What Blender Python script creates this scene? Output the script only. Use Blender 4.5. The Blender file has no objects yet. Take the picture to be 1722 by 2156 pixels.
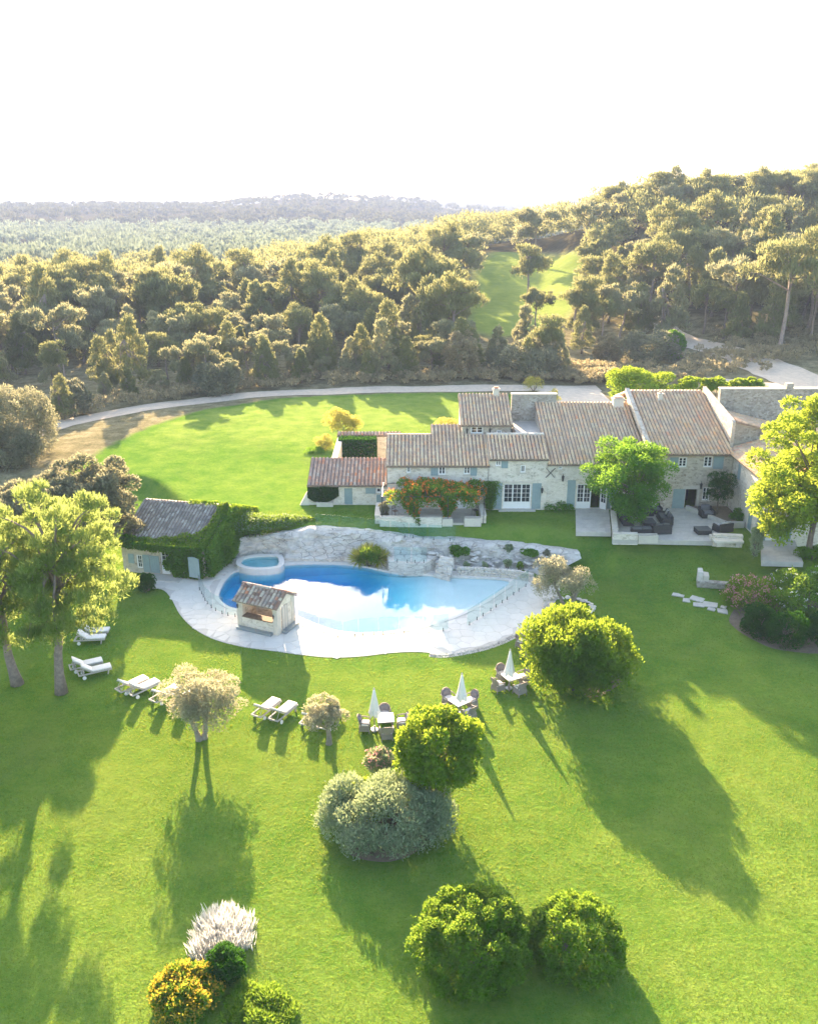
import bpy, bmesh, math, random
import numpy as np
from mathutils import Vector, Matrix, noise as mnoise
from mathutils.geometry import tessellate_polygon

random.seed(7); RNG = np.random.default_rng(11)
R = math.radians
SC = bpy.context.scene
COL = SC.collection

# ------------------------------------------------------------------ camera, sky, sun, exposure
CAM_H, PITCH, FPX, CX, CY = 28.0, R(19.7), 1850.0, 861.0, 1078.0
cam_d = bpy.data.cameras.new('camera'); cam = bpy.data.objects.new('camera', cam_d); COL.objects.link(cam)
cam.location = (0, 0, CAM_H); cam.rotation_euler = (R(90) - PITCH, 0, 0)
cam_d.sensor_fit = 'AUTO'; cam_d.sensor_width = 36.0; cam_d.lens = 36.0 * FPX / 2156.0
cam_d.clip_start = 0.5; cam_d.clip_end = 30000
SC.camera = cam
SUN_AZ, SUN_EL = R(-12.5), R(15.8)          # azimuth measured from +Y towards +X
world = bpy.data.worlds.new('World'); SC.world = world; world.use_nodes = True
wn = world.node_tree.nodes; wl = world.node_tree.links
sky = wn.new('ShaderNodeTexSky'); sky.sky_type = 'NISHITA'; sky.sun_disc = False
sky.sun_elevation = SUN_EL; sky.sun_rotation = SUN_AZ; sky.air_density = 1.0; sky.dust_density = 2.6; sky.ozone_density = 0.8
wn['Background'].inputs[1].default_value = 0.09
wl.new(sky.outputs[0], wn['Background'].inputs[0])
sun_d = bpy.data.lights.new('sun', 'SUN'); sun = bpy.data.objects.new('sun', sun_d); COL.objects.link(sun)
sun_d.energy = 5.0; sun_d.angle = R(0.55); sun_d.color = (1.0, 0.73, 0.46)
SUN_DIR = Vector((math.sin(SUN_AZ) * math.cos(SUN_EL), math.cos(SUN_AZ) * math.cos(SUN_EL), math.sin(SUN_EL)))
sun.rotation_euler = SUN_DIR.to_track_quat('Z', 'Y').to_euler(); sun.location = (0, 0, 200)
vs = SC.view_settings; vs.view_transform = 'Standard'; vs.look = 'None'; vs.exposure = 2.92; vs.gamma = 1.0; vs.use_curve_mapping = False
SC.render.engine = 'CYCLES'
cy = SC.cycles; cy.use_denoising = True; cy.max_bounces = 8; cy.diffuse_bounces = 3; cy.glossy_bounces = 3
cy.transmission_bounces = 4; cy.transparent_max_bounces = 12; cy.volume_bounces = 1
cy.use_adaptive_sampling = True; cy.adaptive_threshold = 0.02; cy.sample_clamp_indirect = 6.0
cy.caustics_reflective = False; cy.caustics_refractive = False

# ------------------------------------------------------------------ photograph pixel -> place
CP, SP = math.cos(PITCH), math.sin(PITCH)
def ray(px, py):
    dx = (px - CX) / FPX; dy = (py - CY) / FPX
    return Vector((dx, CP - dy * SP, -SP - dy * CP))
def G(px, py, z=0.0):
    d = ray(px, py); t = (z - CAM_H) / d.z
    return Vector((d.x * t, d.y * t, z))
def V(px, py, Y):
    d = ray(px, py); t = Y / d.y
    return Vector((d.x * t, Y, CAM_H + d.z * t))
def PX(x, y, z):
    dz = z - CAM_H
    f = y * CP - dz * SP; u = y * SP + dz * CP
    return CX + FPX * x / f, CY - FPX * u / f
def sstep(a, b, x):
    t = np.clip((x - a) / (b - a), 0, 1); return t * t * (3 - 2 * t)

# ------------------------------------------------------------------ helpers: objects
def link(o): COL.objects.link(o); return o
def tag(o, label=None, cat=None, group=None, kind=None):
    if label: o['label'] = label
    if cat: o['category'] = cat
    if group: o['group'] = group
    if kind: o['kind'] = kind
    return o
def thing(name, label, cat, loc=(0, 0, 0), rz=0.0, group=None):
    o = link(bpy.data.objects.new(name, None)); o.empty_display_size = 0.3
    o.location = loc; o.rotation_euler = (0, 0, rz)
    return tag(o, label, cat, group)
def put(name, me, mat=None, parent=None, world=False):
    """link mesh data as an object; world=True: the mesh is in world coordinates though its parent stands elsewhere"""
    o = link(bpy.data.objects.new(name, me))
    if mat is not None and len(me.materials) == 0: me.materials.append(mat)
    if parent is not None:
        o.parent = parent
        if world and parent.type == 'EMPTY':
            o.matrix_parent_inverse = (Matrix.Translation(parent.location) @ parent.rotation_euler.to_matrix().to_4x4()).inverted()
    return o
def dup(root, loc, rz=0.0, scale=1.0, label=None, group=None):
    def cp(o, par):
        c = link(o.copy()); c.parent = par
        for ch in KIDS.get(o.name, []): cp(ch, c)
        return c
    r = link(root.copy()); r.location = loc; r.rotation_euler = (0, 0, rz)
    r.scale = (scale,) * 3 if not isinstance(scale, tuple) else scale
    for ch in KIDS.get(root.name, []): cp(ch, r)
    return tag(r, label, None, group)
KIDS = {}
def remember(root):
    """note the children of a thing once, so copying it stays cheap"""
    def rec(o, allobj):
        KIDS[o.name] = [c for c in allobj if c.parent == o]
        for c in KIDS[o.name]: rec(c, allobj)
    rec(root, list(COL.objects)); return root

# ------------------------------------------------------------------ helpers: meshes
def npmesh(name, verts, faces, smooth=False):
    verts = np.asarray(verts, np.float32); faces = np.asarray(faces, np.int32)
    me = bpy.data.meshes.new(name); n, k = faces.shape
    me.vertices.add(len(verts)); me.vertices.foreach_set('co', verts.ravel())
    me.loops.add(n * k); me.loops.foreach_set('vertex_index', faces.ravel())
    me.polygons.add(n)
    me.polygons.foreach_set('loop_start', np.arange(0, n * k, k, dtype=np.int32))
    if smooth: me.polygons.foreach_set('use_smooth', np.ones(n, bool))
    me.update(calc_edges=True); return me
class MB:
    def __init__(s): s.v = []; s.f = []
    def add(s, vs, fs):
        k = len(s.v); s.v += [tuple(p) for p in vs]; s.f += [tuple(i + k for i in f) for f in fs]; return s
    def obox(s, o, u, w, n):
        """box from corner o and three edge vectors"""
        o, u, w, n = Vector(o), Vector(u), Vector(w), Vector(n)
        p = [o, o + u, o + u + w, o + w]; q = [a + n for a in p]
        fs = [(3, 2, 1, 0), (4, 5, 6, 7), (0, 1, 5, 4), (1, 2, 6, 5), (2, 3, 7, 6), (3, 0, 4, 7)]
        if u.cross(w).dot(n) < 0: fs = [f[::-1] for f in fs]
        return s.add(p + q, fs)
    def box(s, x0, x1, y0, y1, z0, z1): return s.obox((x0, y0, z0), (x1 - x0, 0, 0), (0, y1 - y0, 0), (0, 0, z1 - z0))
    def cbox(s, c, d, rz=0.0):
        m = Matrix.Rotation(rz, 3, 'Z'); c = Vector(c); d = Vector(d)
        u, w = m @ Vector((d.x, 0, 0)), m @ Vector((0, d.y, 0))
        return s.obox(c - u / 2 - w / 2 - Vector((0, 0, d.z / 2)), u, w, (0, 0, d.z))
    def tube(s, pts, rad, seg=6, cap=True):
        pts = [Vector(p) for p in pts]; n = len(pts)
        if not hasattr(rad, '__len__'): rad = [rad] * n
        vs, fs = [], []
        for i, p in enumerate(pts):
            t = (pts[min(i + 1, n - 1)] - pts[max(i - 1, 0)]).normalized()
            a = t.orthogonal().normalized() if abs(t.z) > .98 else t.cross(Vector((0, 0, 1))).normalized()
            b = t.cross(a)
            for j in range(seg):
                th = 2 * math.pi * j / seg
                vs.append(p + (a * math.cos(th) + b * math.sin(th)) * rad[i])
        for i in range(n - 1):
            for j in range(seg):
                j2 = (j + 1) % seg
                fs.append((i * seg + j, i * seg + j2, (i + 1) * seg + j2, (i + 1) * seg + j))
        if cap: fs += [tuple(range(seg))[::-1], tuple(range((n - 1) * seg, n * seg))]
        return s.add(vs, fs)
    def lathe(s, prof, c=(0, 0, 0), seg=12):
        vs, fs = [], []; n = len(prof)
        for r, z in prof:
            for j in range(seg):
                th = 2 * math.pi * j / seg; vs.append((c[0] + r * math.cos(th), c[1] + r * math.sin(th), c[2] + z))
        for i in range(n - 1):
            for j in range(seg):
                j2 = (j + 1) % seg; fs.append((i * seg + j, i * seg + j2, (i + 1) * seg + j2, (i + 1) * seg + j))
        fs += [tuple(range(seg))[::-1], tuple(range((n - 1) * seg, n * seg))]
        return s.add(vs, fs)
    def prism(s, poly, z0, z1, top=None):
        """poly: (x, y) ring, counter-clockwise, extruded"""
        n = len(poly); vs = [(x, y, z0) for x, y in poly] + [((top or poly)[i][0], (top or poly)[i][1], z1) for i in range(n)]
        fs = [tuple(range(n))[::-1], tuple(range(n, 2 * n))] + [(i, (i + 1) % n, n + (i + 1) % n, n + i) for i in range(n)]
        return s.add(vs, fs)
    def mesh(s, name, smooth=False, bevel=0.0):
        me = bpy.data.meshes.new(name); me.from_pydata(s.v, [], s.f)
        if bevel:
            bm = bmesh.new(); bm.from_mesh(me)
            bmesh.ops.remove_doubles(bm, verts=bm.verts, dist=1e-5)
            bmesh.ops.bevel(bm, geom=list(bm.edges), offset=bevel, segments=2, affect='EDGES', profile=.5)
            bm.to_mesh(me); bm.free()
        if smooth: me.polygons.foreach_set('use_smooth', np.ones(len(me.polygons), bool))
        me.update(); return me
    def build(s, name, mat, parent=None, world=True, smooth=False, bevel=0.0):
        return put(name, s.mesh(name, smooth, bevel), mat, parent, world)
def rough_up(me, amp, freq, seed=0.0):
    for v in me.vertices:
        p = Vector(v.co) * freq + Vector((seed, seed * 1.7, -seed))
        v.co = Vector(v.co) + mnoise.noise_vector(p) * amp
    me.update(); return me
def inpoly(px, py, poly):
    """vectorised point in polygon"""
    px = np.asarray(px, float); py = np.asarray(py, float); r = np.zeros(px.shape, bool); n = len(poly); j = n - 1
    for i in range(n):
        xi, yi = poly[i][0], poly[i][1]; xj, yj = poly[j][0], poly[j][1]
        if yi != yj:
            c = ((yi > py) != (yj > py)) & (px < (xj - xi) * (py - yi) / (yj - yi) + xi); r ^= c
        j = i
    return r
def polydist(px, py, poly):
    px = np.asarray(px, float); py = np.asarray(py, float); d = np.full(px.shape, 1e9); n = len(poly)
    for i in range(n):
        ax, ay = poly[i][0], poly[i][1]; bx, by = poly[(i + 1) % n][0], poly[(i + 1) % n][1]
        L2 = (bx - ax) ** 2 + (by - ay) ** 2 + 1e-9
        t = np.clip(((px - ax) * (bx - ax) + (py - ay) * (by - ay)) / L2, 0, 1)
        d = np.minimum(d, np.hypot(px - ax - t * (bx - ax), py - ay - t * (by - ay)))
    return d
def spline(pts, n, closed=False):
    """Catmull-Rom through points"""
    pts = [Vector(p) for p in pts]; m = len(pts); out = []
    segs = m if closed else m - 1
    for i in range(segs):
        if closed: p0, p1, p2, p3 = pts[i - 1], pts[i], pts[(i + 1) % m], pts[(i + 2) % m]
        else: p0, p1, p2, p3 = pts[max(i - 1, 0)], pts[i], pts[i + 1], pts[min(i + 2, m - 1)]
        for k in range(n):
            t = k / n
            out.append(.5 * ((2 * p1) + (p2 - p0) * t + (2 * p0 - 5 * p1 + 4 * p2 - p3) * t * t + (3 * p1 - p0 - 3 * p2 + p3) * t ** 3))
    if not closed: out.append(pts[-1])
    return out
def tess(rings, z):
    """flat mesh data of a polygon with holes"""
    flat = [p for r in rings for p in r]
    tris = tessellate_polygon([[Vector((p[0], p[1], 0)) for p in r] for r in rings])
    out = []
    for t in tris:
        a, b, c = [flat[i] for i in t]
        cr = (b[0] - a[0]) * (c[1] - a[1]) - (b[1] - a[1]) * (c[0] - a[0])
        if abs(cr) > 1e-9: out.append(t if cr > 0 else t[::-1])
    return [(p[0], p[1], z) for p in flat], [tuple(t) for t in out]

# ------------------------------------------------------------------ materials
def newmat(name):
    m = bpy.data.materials.new(name); m.use_nodes = True; nt = m.node_tree
    for n in list(nt.nodes): nt.nodes.remove(n)
    out = nt.nodes.new('ShaderNodeOutputMaterial'); return m, nt, out
def N(nt, typ, **kw):
    n = nt.nodes.new(typ)
    for k, v in kw.items():
        if k in ('operation', 'blend_type', 'data_type', 'feature', 'attribute_name', 'noise_dimensions', 'distance', 'voronoi_dimensions', 'interpolation', 'wave_type', 'bands_direction', 'clamp'): setattr(n, k, v)
        else: n.inputs[k.replace('_', ' ')].default_value = v
    return n
def ramp(nt, fac, stops, interp='LINEAR'):
    r = nt.nodes.new('ShaderNodeValToRGB'); r.color_ramp.interpolation = interp
    el = r.color_ramp.elements
    while len(el) < len(stops): el.new(0.5)
    for e, (p, c) in zip(el, stops): e.position = p; e.color = (*c, 1) if len(c) == 3 else c
    nt.links.new(fac, r.inputs[0]); return r.outputs[0]
def mixc(nt, fac, a, b, blend='MIX'):
    m = nt.nodes.new('ShaderNodeMix'); m.data_type = 'RGBA'; m.blend_type = blend
    for sock, val in ((m.inputs[0], fac), (m.inputs[6], a), (m.inputs[7], b)):
        if hasattr(val, 'links') or hasattr(val, 'is_output'): nt.links.new(val, sock)
        elif isinstance(val, (int, float)): sock.default_value = val
        else: sock.default_value = (*val, 1)
    return m.outputs[2]
def math_(nt, op, a, b=0.0):
    m = nt.nodes.new('ShaderNodeMath'); m.operation = op
    for s, v in ((m.inputs[0], a), (m.inputs[1], b)):
        if isinstance(v, (int, float)): s.default_value = v
        else: nt.links.new(v, s)
    return m.outputs[0]
def objco(nt, world=False):
    return nt.nodes.new('ShaderNodeNewGeometry').outputs['Position'] if world else nt.nodes.new('ShaderNodeTexCoord').outputs['Object']
def noise_(nt, co, scale, detail=3.0, rough=.55):
    n = N(nt, 'ShaderNodeTexNoise', Scale=scale, Detail=detail, Roughness=rough); nt.links.new(co, n.inputs['Vector']); return n.outputs['Fac']
def bsdf(nt, out, col, rough=.8, normal=None, spec=.3, **kw):
    b = nt.nodes.new('ShaderNodeBsdfPrincipled')
    if isinstance(col, tuple): b.inputs['Base Color'].default_value = (*col, 1)
    else: nt.links.new(col, b.inputs['Base Color'])
    if isinstance(rough, (int, float)): b.inputs['Roughness'].default_value = rough
    else: nt.links.new(rough, b.inputs['Roughness'])
    b.inputs['Specular IOR Level'].default_value = spec
    for k, v in kw.items(): b.inputs[k.replace('_', ' ')].default_value = v
    if normal is not None: nt.links.new(normal, b.inputs['Normal'])
    nt.links.new(b.outputs[0], out.inputs[0]); return b
def bump(nt, h, strength=.5, dist=.05, prev=None):
    b = N(nt, 'ShaderNodeBump', Strength=strength, Distance=dist); nt.links.new(h, b.inputs['Height'])
    if prev is not None: nt.links.new(prev, b.inputs['Normal'])
    return b.outputs[0]
def plain(name, col, rough=.7, var=.25, scale=3.0, bmp=.0, spec=.3, metallic=0.0, world=False):
    """a colour with blotchy wear"""
    m, nt, out = newmat(name); co = objco(nt, world)
    f = noise_(nt, co, scale, 5.0, .65)
    rnd = nt.nodes.new('ShaderNodeObjectInfo').outputs['Random']
    f2 = math_(nt, 'ADD', math_(nt, 'MULTIPLY', f, .8), math_(nt, 'MULTIPLY', rnd, .2))
    lo = tuple(c * (1 - var) for c in col); hi = tuple(min(1, c * (1 + var)) for c in col)
    c = ramp(nt, f2, [(.25, lo), (.75, hi)])
    nrm = bump(nt, noise_(nt, co, scale * 6, 4.0), bmp, .02) if bmp else None
    bsdf(nt, out, c, rough, nrm, spec, Metallic=metallic); return m
def leafmat(name, c1, c2, tcol, tr=.42, patch=.5, c3=None, c3amt=.0, gloss=.0):
    """leaf: diffuse front, light coming through from behind; leaves differ one from another and in patches"""
    m, nt, out = newmat(name)
    geo = nt.nodes.new('ShaderNodeNewGeometry'); oi = nt.nodes.new('ShaderNodeObjectInfo')
    rnd = geo.outputs['Random Per Island']
    pn = noise_(nt, objco(nt), patch, 2.0)
    f = math_(nt, 'ADD', math_(nt, 'MULTIPLY', rnd, .55), math_(nt, 'SUBTRACT', math_(nt, 'MULTIPLY', pn, .9), .2))
    f = math_(nt, 'ADD', f, math_(nt, 'MULTIPLY', math_(nt, 'SUBTRACT', oi.outputs['Random'], .5), .35))
    col = ramp(nt, f, [(.12, c1), (.88, c2)])
    if c3 is not None:
        k = ramp(nt, rnd, [(1 - c3amt - .001, (0, 0, 0)), (1 - c3amt, (1, 1, 1))], 'CONSTANT'); col = mixc(nt, k, col, c3)
    d = nt.nodes.new('ShaderNodeBsdfDiffuse'); nt.links.new(col, d.inputs[0])
    t = nt.nodes.new('ShaderNodeBsdfTranslucent'); nt.links.new(mixc(nt, .65, col, tcol), t.inputs[0])
    mx = nt.nodes.new('ShaderNodeMixShader'); mx.inputs[0].default_value = tr
    nt.links.new(d.outputs[0], mx.inputs[1]); nt.links.new(t.outputs[0], mx.inputs[2]); last = mx.outputs[0]
    if gloss:
        g = nt.nodes.new('ShaderNodeBsdfGlossy'); g.inputs['Roughness'].default_value = .45
        m2 = nt.nodes.new('ShaderNodeMixShader'); m2.inputs[0].default_value = gloss
        nt.links.new(last, m2.inputs[1]); nt.links.new(g.outputs[0], m2.inputs[2]); last = m2.outputs[0]
    nt.links.new(last, out.inputs[0]); return m
def stonemat(name, ca, cb, cc, mortar, scale=3.2, depth=.03, joint=.06, world=True):
    """rubble masonry: irregular stones of differing tone with mortar between"""
    m, nt, out = newmat(name); co = objco(nt, world)
    w = N(nt, 'ShaderNodeTexNoise', Scale=1.6, Detail=2.0); nt.links.new(co, w.inputs['Vector'])
    vm = nt.nodes.new('ShaderNodeVectorMath'); vm.operation = 'MULTIPLY_ADD'
    nt.links.new(w.outputs['Color'], vm.inputs[0]); vm.inputs[1].default_value = (.35, .35, .2); nt.links.new(co, vm.inputs[2])
    mp = nt.nodes.new('ShaderNodeMapping'); mp.inputs['Scale'].default_value = (1, 1, 1.75); nt.links.new(vm.outputs[0], mp.inputs[0])
    v = N(nt, 'ShaderNodeTexVoronoi', Scale=scale, Randomness=1.0); nt.links.new(mp.outputs[0], v.inputs['Vector'])
    e = N(nt, 'ShaderNodeTexVoronoi', feature='DISTANCE_TO_EDGE', Scale=scale, Randomness=1.0); nt.links.new(mp.outputs[0], e.inputs['Vector'])
    hs = nt.nodes.new('ShaderNodeSeparateColor'); nt.links.new(v.outputs['Color'], hs.inputs[0])
    big = noise_(nt, co, .45, 4.0)
    tone = math_(nt, 'ADD', math_(nt, 'MULTIPLY', hs.outputs[0], .62), math_(nt, 'MULTIPLY', big, .45))
    col = ramp(nt, tone, [(.15, ca), (.5, cb), (.9, cc)])
    col = mixc(nt, math_(nt, 'MULTIPLY', noise_(nt, co, 14, 4.0), .35), col, (.30, .26, .21), 'MULTIPLY')
    jm = ramp(nt, e.outputs['Distance'], [(joint * .4, (1, 1, 1)), (joint, (0, 0, 0))])
    patchy = ramp(nt, noise_(nt, co, .8, 3.0), [(.42, (0, 0, 0)), (.62, (1, 1, 1))])   # where lime render still covers the stones
    col = mixc(nt, jm, col, mortar); col = mixc(nt, math_(nt, 'MULTIPLY', patchy, .55), col, mortar)
    h = ramp(nt, e.outputs['Distance'], [(0, (0, 0, 0)), (joint * 1.6, (1, 1, 1))])
    nrm = bump(nt, h, .6, depth); nrm = bump(nt, noise_(nt, co, 9, 5.0), .35, .03, nrm)
    bsdf(nt, out, col, .9, nrm, .15); return m
def tilemat(name, stops):
    m, nt, out = newmat(name)
    geo = nt.nodes.new('ShaderNodeNewGeometry'); oi = nt.nodes.new('ShaderNodeObjectInfo')
    f = math_(nt, 'FRACT', math_(nt, 'ADD', geo.outputs['Random Per Island'], math_(nt, 'MULTIPLY', oi.outputs['Random'], 7.31)))
    co = objco(nt, True)
    col = ramp(nt, f, stops, 'CONSTANT')
    lich = ramp(nt, noise_(nt, co, 1.3, 5.0, .7), [(.42, (0, 0, 0)), (.68, (1, 1, 1))])
    col = mixc(nt, math_(nt, 'MULTIPLY', lich, .6), col, (.46, .41, .36))
    col = mixc(nt, math_(nt, 'MULTIPLY', ramp(nt, noise_(nt, co, 11, 5.0, .7), [(.45, (0, 0, 0)), (.7, (1, 1, 1))]), .4), col, (.12, .10, .09))
    bsdf(nt, out, col, .92, bump(nt, noise_(nt, co, 40, 3.0), .3, .01), .15); return m

M = {}
M['bark'] = plain('bark', (.17, .135, .105), .95, .45, 5, .6)
M['pine_bark'] = plain('pine_bark', (.25, .2, .17), .95, .45, 4, .7)
M['olive_bark'] = plain('olive_bark', (.24, .21, .17), .95, .4, 6, .6)
M['stone_cream'] = stonemat('stone_cream', (.52, .46, .37), (.74, .67, .57), (.85, .80, .72), (.78, .72, .62))
M['stone_grey'] = stonemat('stone_grey', (.22, .20, .17), (.38, .35, .31), (.60, .57, .52), (.40, .36, .30), 4.2, .04, .07)
M['stone_ochre'] = stonemat('stone_ochre', (.34, .28, .22), (.54, .47, .38), (.70, .64, .55), (.60, .53, .44), 3.6)
M['render'] = plain('lime_render', (.66, .61, .53), .95, .18, 1.2, .25, .1, world=True)
M['ashlar'] = plain('dressed_stone', (.60, .55, .47), .9, .14, 2.5, .3, .15, world=True)
M['paver'] = plain('limestone_paver', (.50, .47, .42), .85, .16, 2.0, .3, .25, world=True)
M['deck'] = plain('pale_deck_stone', (.68, .64, .58), .8, .09, 1.4, .25, .25, world=True)
M['deck_joint'] = plain('deck_joint', (.57, .53, .48), .9, .12, 2, .2, .15, world=True)
M['rock'] = None
M['shutter'] = plain('blue_grey_paint', (.27, .35, .36), .6, .1, 3, .12)
M['white'] = plain('white_paint', (.80, .79, .77), .5, .05, 3)
M['iron'] = plain('dark_iron', (.05, .048, .045), .5, .3, 5, 0, .5)
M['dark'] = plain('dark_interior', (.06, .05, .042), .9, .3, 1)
M['cushion'] = plain('off_white_cushion', (.74, .70, .66), .9, .06, 4, .15)
M['teak'] = plain('weathered_teak', (.44, .41, .375), .8, .15, 8, .2)
M['canvas'] = plain('parasol_canvas', (.78, .75, .71), .9, .07, 2.5, .15)
M['wicker'] = plain('grey_wicker', (.27, .235, .21), .8, .3, 30, .5)
M['wicker_dark'] = plain('charcoal_wicker', (.052, .05, .048), .7, .35, 24, .5)
M['pad_grey'] = plain('slate_cushion', (.15, .155, .175), .9, .12, 4, .15)
M['pad_dark'] = plain('charcoal_cushion', (.10, .105, .105), .9, .15, 4, .15)
M['pad_pale'] = plain('pale_cushion', (.42, .42, .42), .9, .15, 4, .15)
M['timber'] = plain('old_timber', (.20, .13, .085), .85, .35, 6, .3)
M['soil'] = plain('dry_soil', (.20, .155, .11), .95, .3, 3, .5)
M['zinc'] = plain('zinc', (.32, .36, .38), .45, .12, 3, 0, .5, .6)
TILE_STOPS = [(0, (0.690, 0.458, 0.292)), (.12, (0.793, 0.538, 0.341)), (.26, (0.626, 0.430, 0.278)), (.4, (0.793, 0.582, 0.369)), (.54, (0.739, 0.484, 0.306)), (.66, (0.687, 0.475, 0.307)), (.78, (0.793, 0.598, 0.380)), (.88, (0.800, 0.462, 0.270)), (.945, (0.800, 0.495, 0.265)), (.985, (0.800, 0.384, 0.216))]
M['tile'] = tilemat('roman_tile', TILE_STOPS)
M['tile_red'] = tilemat('red_roman_tile', [(0, (0.494, 0.299, 0.215)), (.2, (0.598, 0.377, 0.273)), (.4, (0.442, 0.286, 0.221)), (.55, (0.650, 0.429, 0.312)), (.7, (0.546, 0.299, 0.195)), (.82, (0.585, 0.468, 0.377)), (.92, (0.650, 0.286, 0.156))])
M['tile_grey'] = tilemat('grey_roman_tile', [(0, (0.270, 0.250, 0.230)), (.25, (0.365, 0.338, 0.311)), (.5, (0.230, 0.209, 0.196)), (.75, (0.432, 0.398, 0.365)), (.92, (0.540, 0.520, 0.486))])
M['tile_mixed'] = tilemat('kiosk_tile', [(0, (.42, .34, .29)), (.14, (.24, .15, .12)), (.3, (.58, .52, .45)), (.45, (.30, .225, .19)), (.58, (.52, .43, .35)), (.7, (.34, .19, .14)), (.8, (.60, .55, .46)), (.9, (.30, .27, .25)), (.96, (.58, .24, .12))])
M['tile_bed'] = plain('shade_toned_channel_tile', (.24, .195, .165), .95, .4, 3, .4, .1, world=True)  # shade in the channels between cover tiles, painted as a darker bed colour
def mk_glass():
    m, nt, out = newmat('window_glass')
    bsdf(nt, out, (.03, .035, .04), .06, None, .6); return m
M['glass'] = mk_glass()
def mk_clear():
    m, nt, out = newmat('clear_glass')
    t = nt.nodes.new('ShaderNodeBsdfTransparent'); t.inputs[0].default_value = (.90, .965, .955, 1)
    g = nt.nodes.new('ShaderNodeBsdfGlossy'); g.inputs['Roughness'].default_value = .02
    lw = nt.nodes.new('ShaderNodeLayerWeight'); fr = math_(nt, 'ADD', math_(nt, 'MULTIPLY', math_(nt, 'POWER', lw.outputs['Facing'], 5.0), .9), .04)
    mx = nt.nodes.new('ShaderNodeMixShader'); nt.links.new(fr, mx.inputs[0])
    nt.links.new(t.outputs[0], mx.inputs[1]); nt.links.new(g.outputs[0], mx.inputs[2]); nt.links.new(mx.outputs[0], out.inputs[0]); return m
M['clear'] = mk_clear()
def mk_water():
    m, nt, out = newmat('pool_water')
    t = nt.nodes.new('ShaderNodeBsdfTransparent'); t.inputs[0].default_value = (.86, .96, .985, 1)
    g = nt.nodes.new('ShaderNodeBsdfGlossy'); g.inputs['Roughness'].default_value = .012
    lw = nt.nodes.new('ShaderNodeLayerWeight')
    co = objco(nt, True)
    nz = noise_(nt, co, 2.2, 3.0); nz2 = noise_(nt, co, 7.0, 2.0)
    b = bump(nt, nz, .05, .05); b = bump(nt, nz2, .03, .02, b)
    nt.links.new(b, g.inputs['Normal']); nt.links.new(b, lw.inputs['Normal'])
    fr = math_(nt, 'ADD', math_(nt, 'MULTIPLY', math_(nt, 'POWER', lw.outputs['Facing'], 5.0), .9), .03)
    mx = nt.nodes.new('ShaderNodeMixShader'); nt.links.new(fr, mx.inputs[0])
    nt.links.new(t.outputs[0], mx.inputs[1]); nt.links.new(g.outputs[0], mx.inputs[2]); nt.links.new(mx.outputs[0], out.inputs[0])
    va = nt.nodes.new('ShaderNodeVolumeAbsorption'); va.inputs['Color'].default_value = (.0, .80, .955, 1); va.inputs['Density'].default_value = .95
    nt.links.new(va.outputs[0], out.inputs['Volume']); return m
M['water'] = mk_water()
M['plaster'] = plain('pool_plaster', (.74, .75, .72), .8, .06, .8, .1, world=True)
def mk_rock():
    m, nt, out = newmat('limestone_rock'); co = objco(nt, True)
    a = noise_(nt, co, .9, 6.0, .65); b = noise_(nt, co, 4.5, 5.0, .7)
    col = ramp(nt, math_(nt, 'ADD', math_(nt, 'MULTIPLY', a, .6), math_(nt, 'MULTIPLY', b, .4)), [(.3, (.36, .32, .28)), (.42, (.54, .50, .45)), (.55, (.68, .64, .58)), (.75, (.76, .73, .68))])
    w = N(nt, 'ShaderNodeTexVoronoi', feature='DISTANCE_TO_EDGE', Scale=1.3); mp = nt.nodes.new('ShaderNodeMapping'); mp.inputs['Scale'].default_value = (.8, .8, 2.6)
    nt.links.new(co, mp.inputs[0]); nt.links.new(mp.outputs[0], w.inputs['Vector'])
    crack = ramp(nt, w.outputs['Distance'], [(0, (0, 0, 0)), (.06, (1, 1, 1))])
    col = mixc(nt, math_(nt, 'MULTIPLY', math_(nt, 'SUBTRACT', 1.0, ramp(nt, w.outputs['Distance'], [(.01, (0, 0, 0)), (.05, (1, 1, 1))])), ramp(nt, noise_(nt, co, .7, 3.0), [(.4, (0, 0, 0)), (.6, (.75, .75, .75))])), col, (.20, .175, .15))
    nrm = bump(nt, b, .7, .12); nrm = bump(nt, crack, .5, .06, nrm); nrm = bump(nt, noise_(nt, co, 18, 4.0), .4, .03, nrm)
    bsdf(nt, out, col, .95, nrm, .1); return m
M['rock'] = mk_rock()
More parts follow.
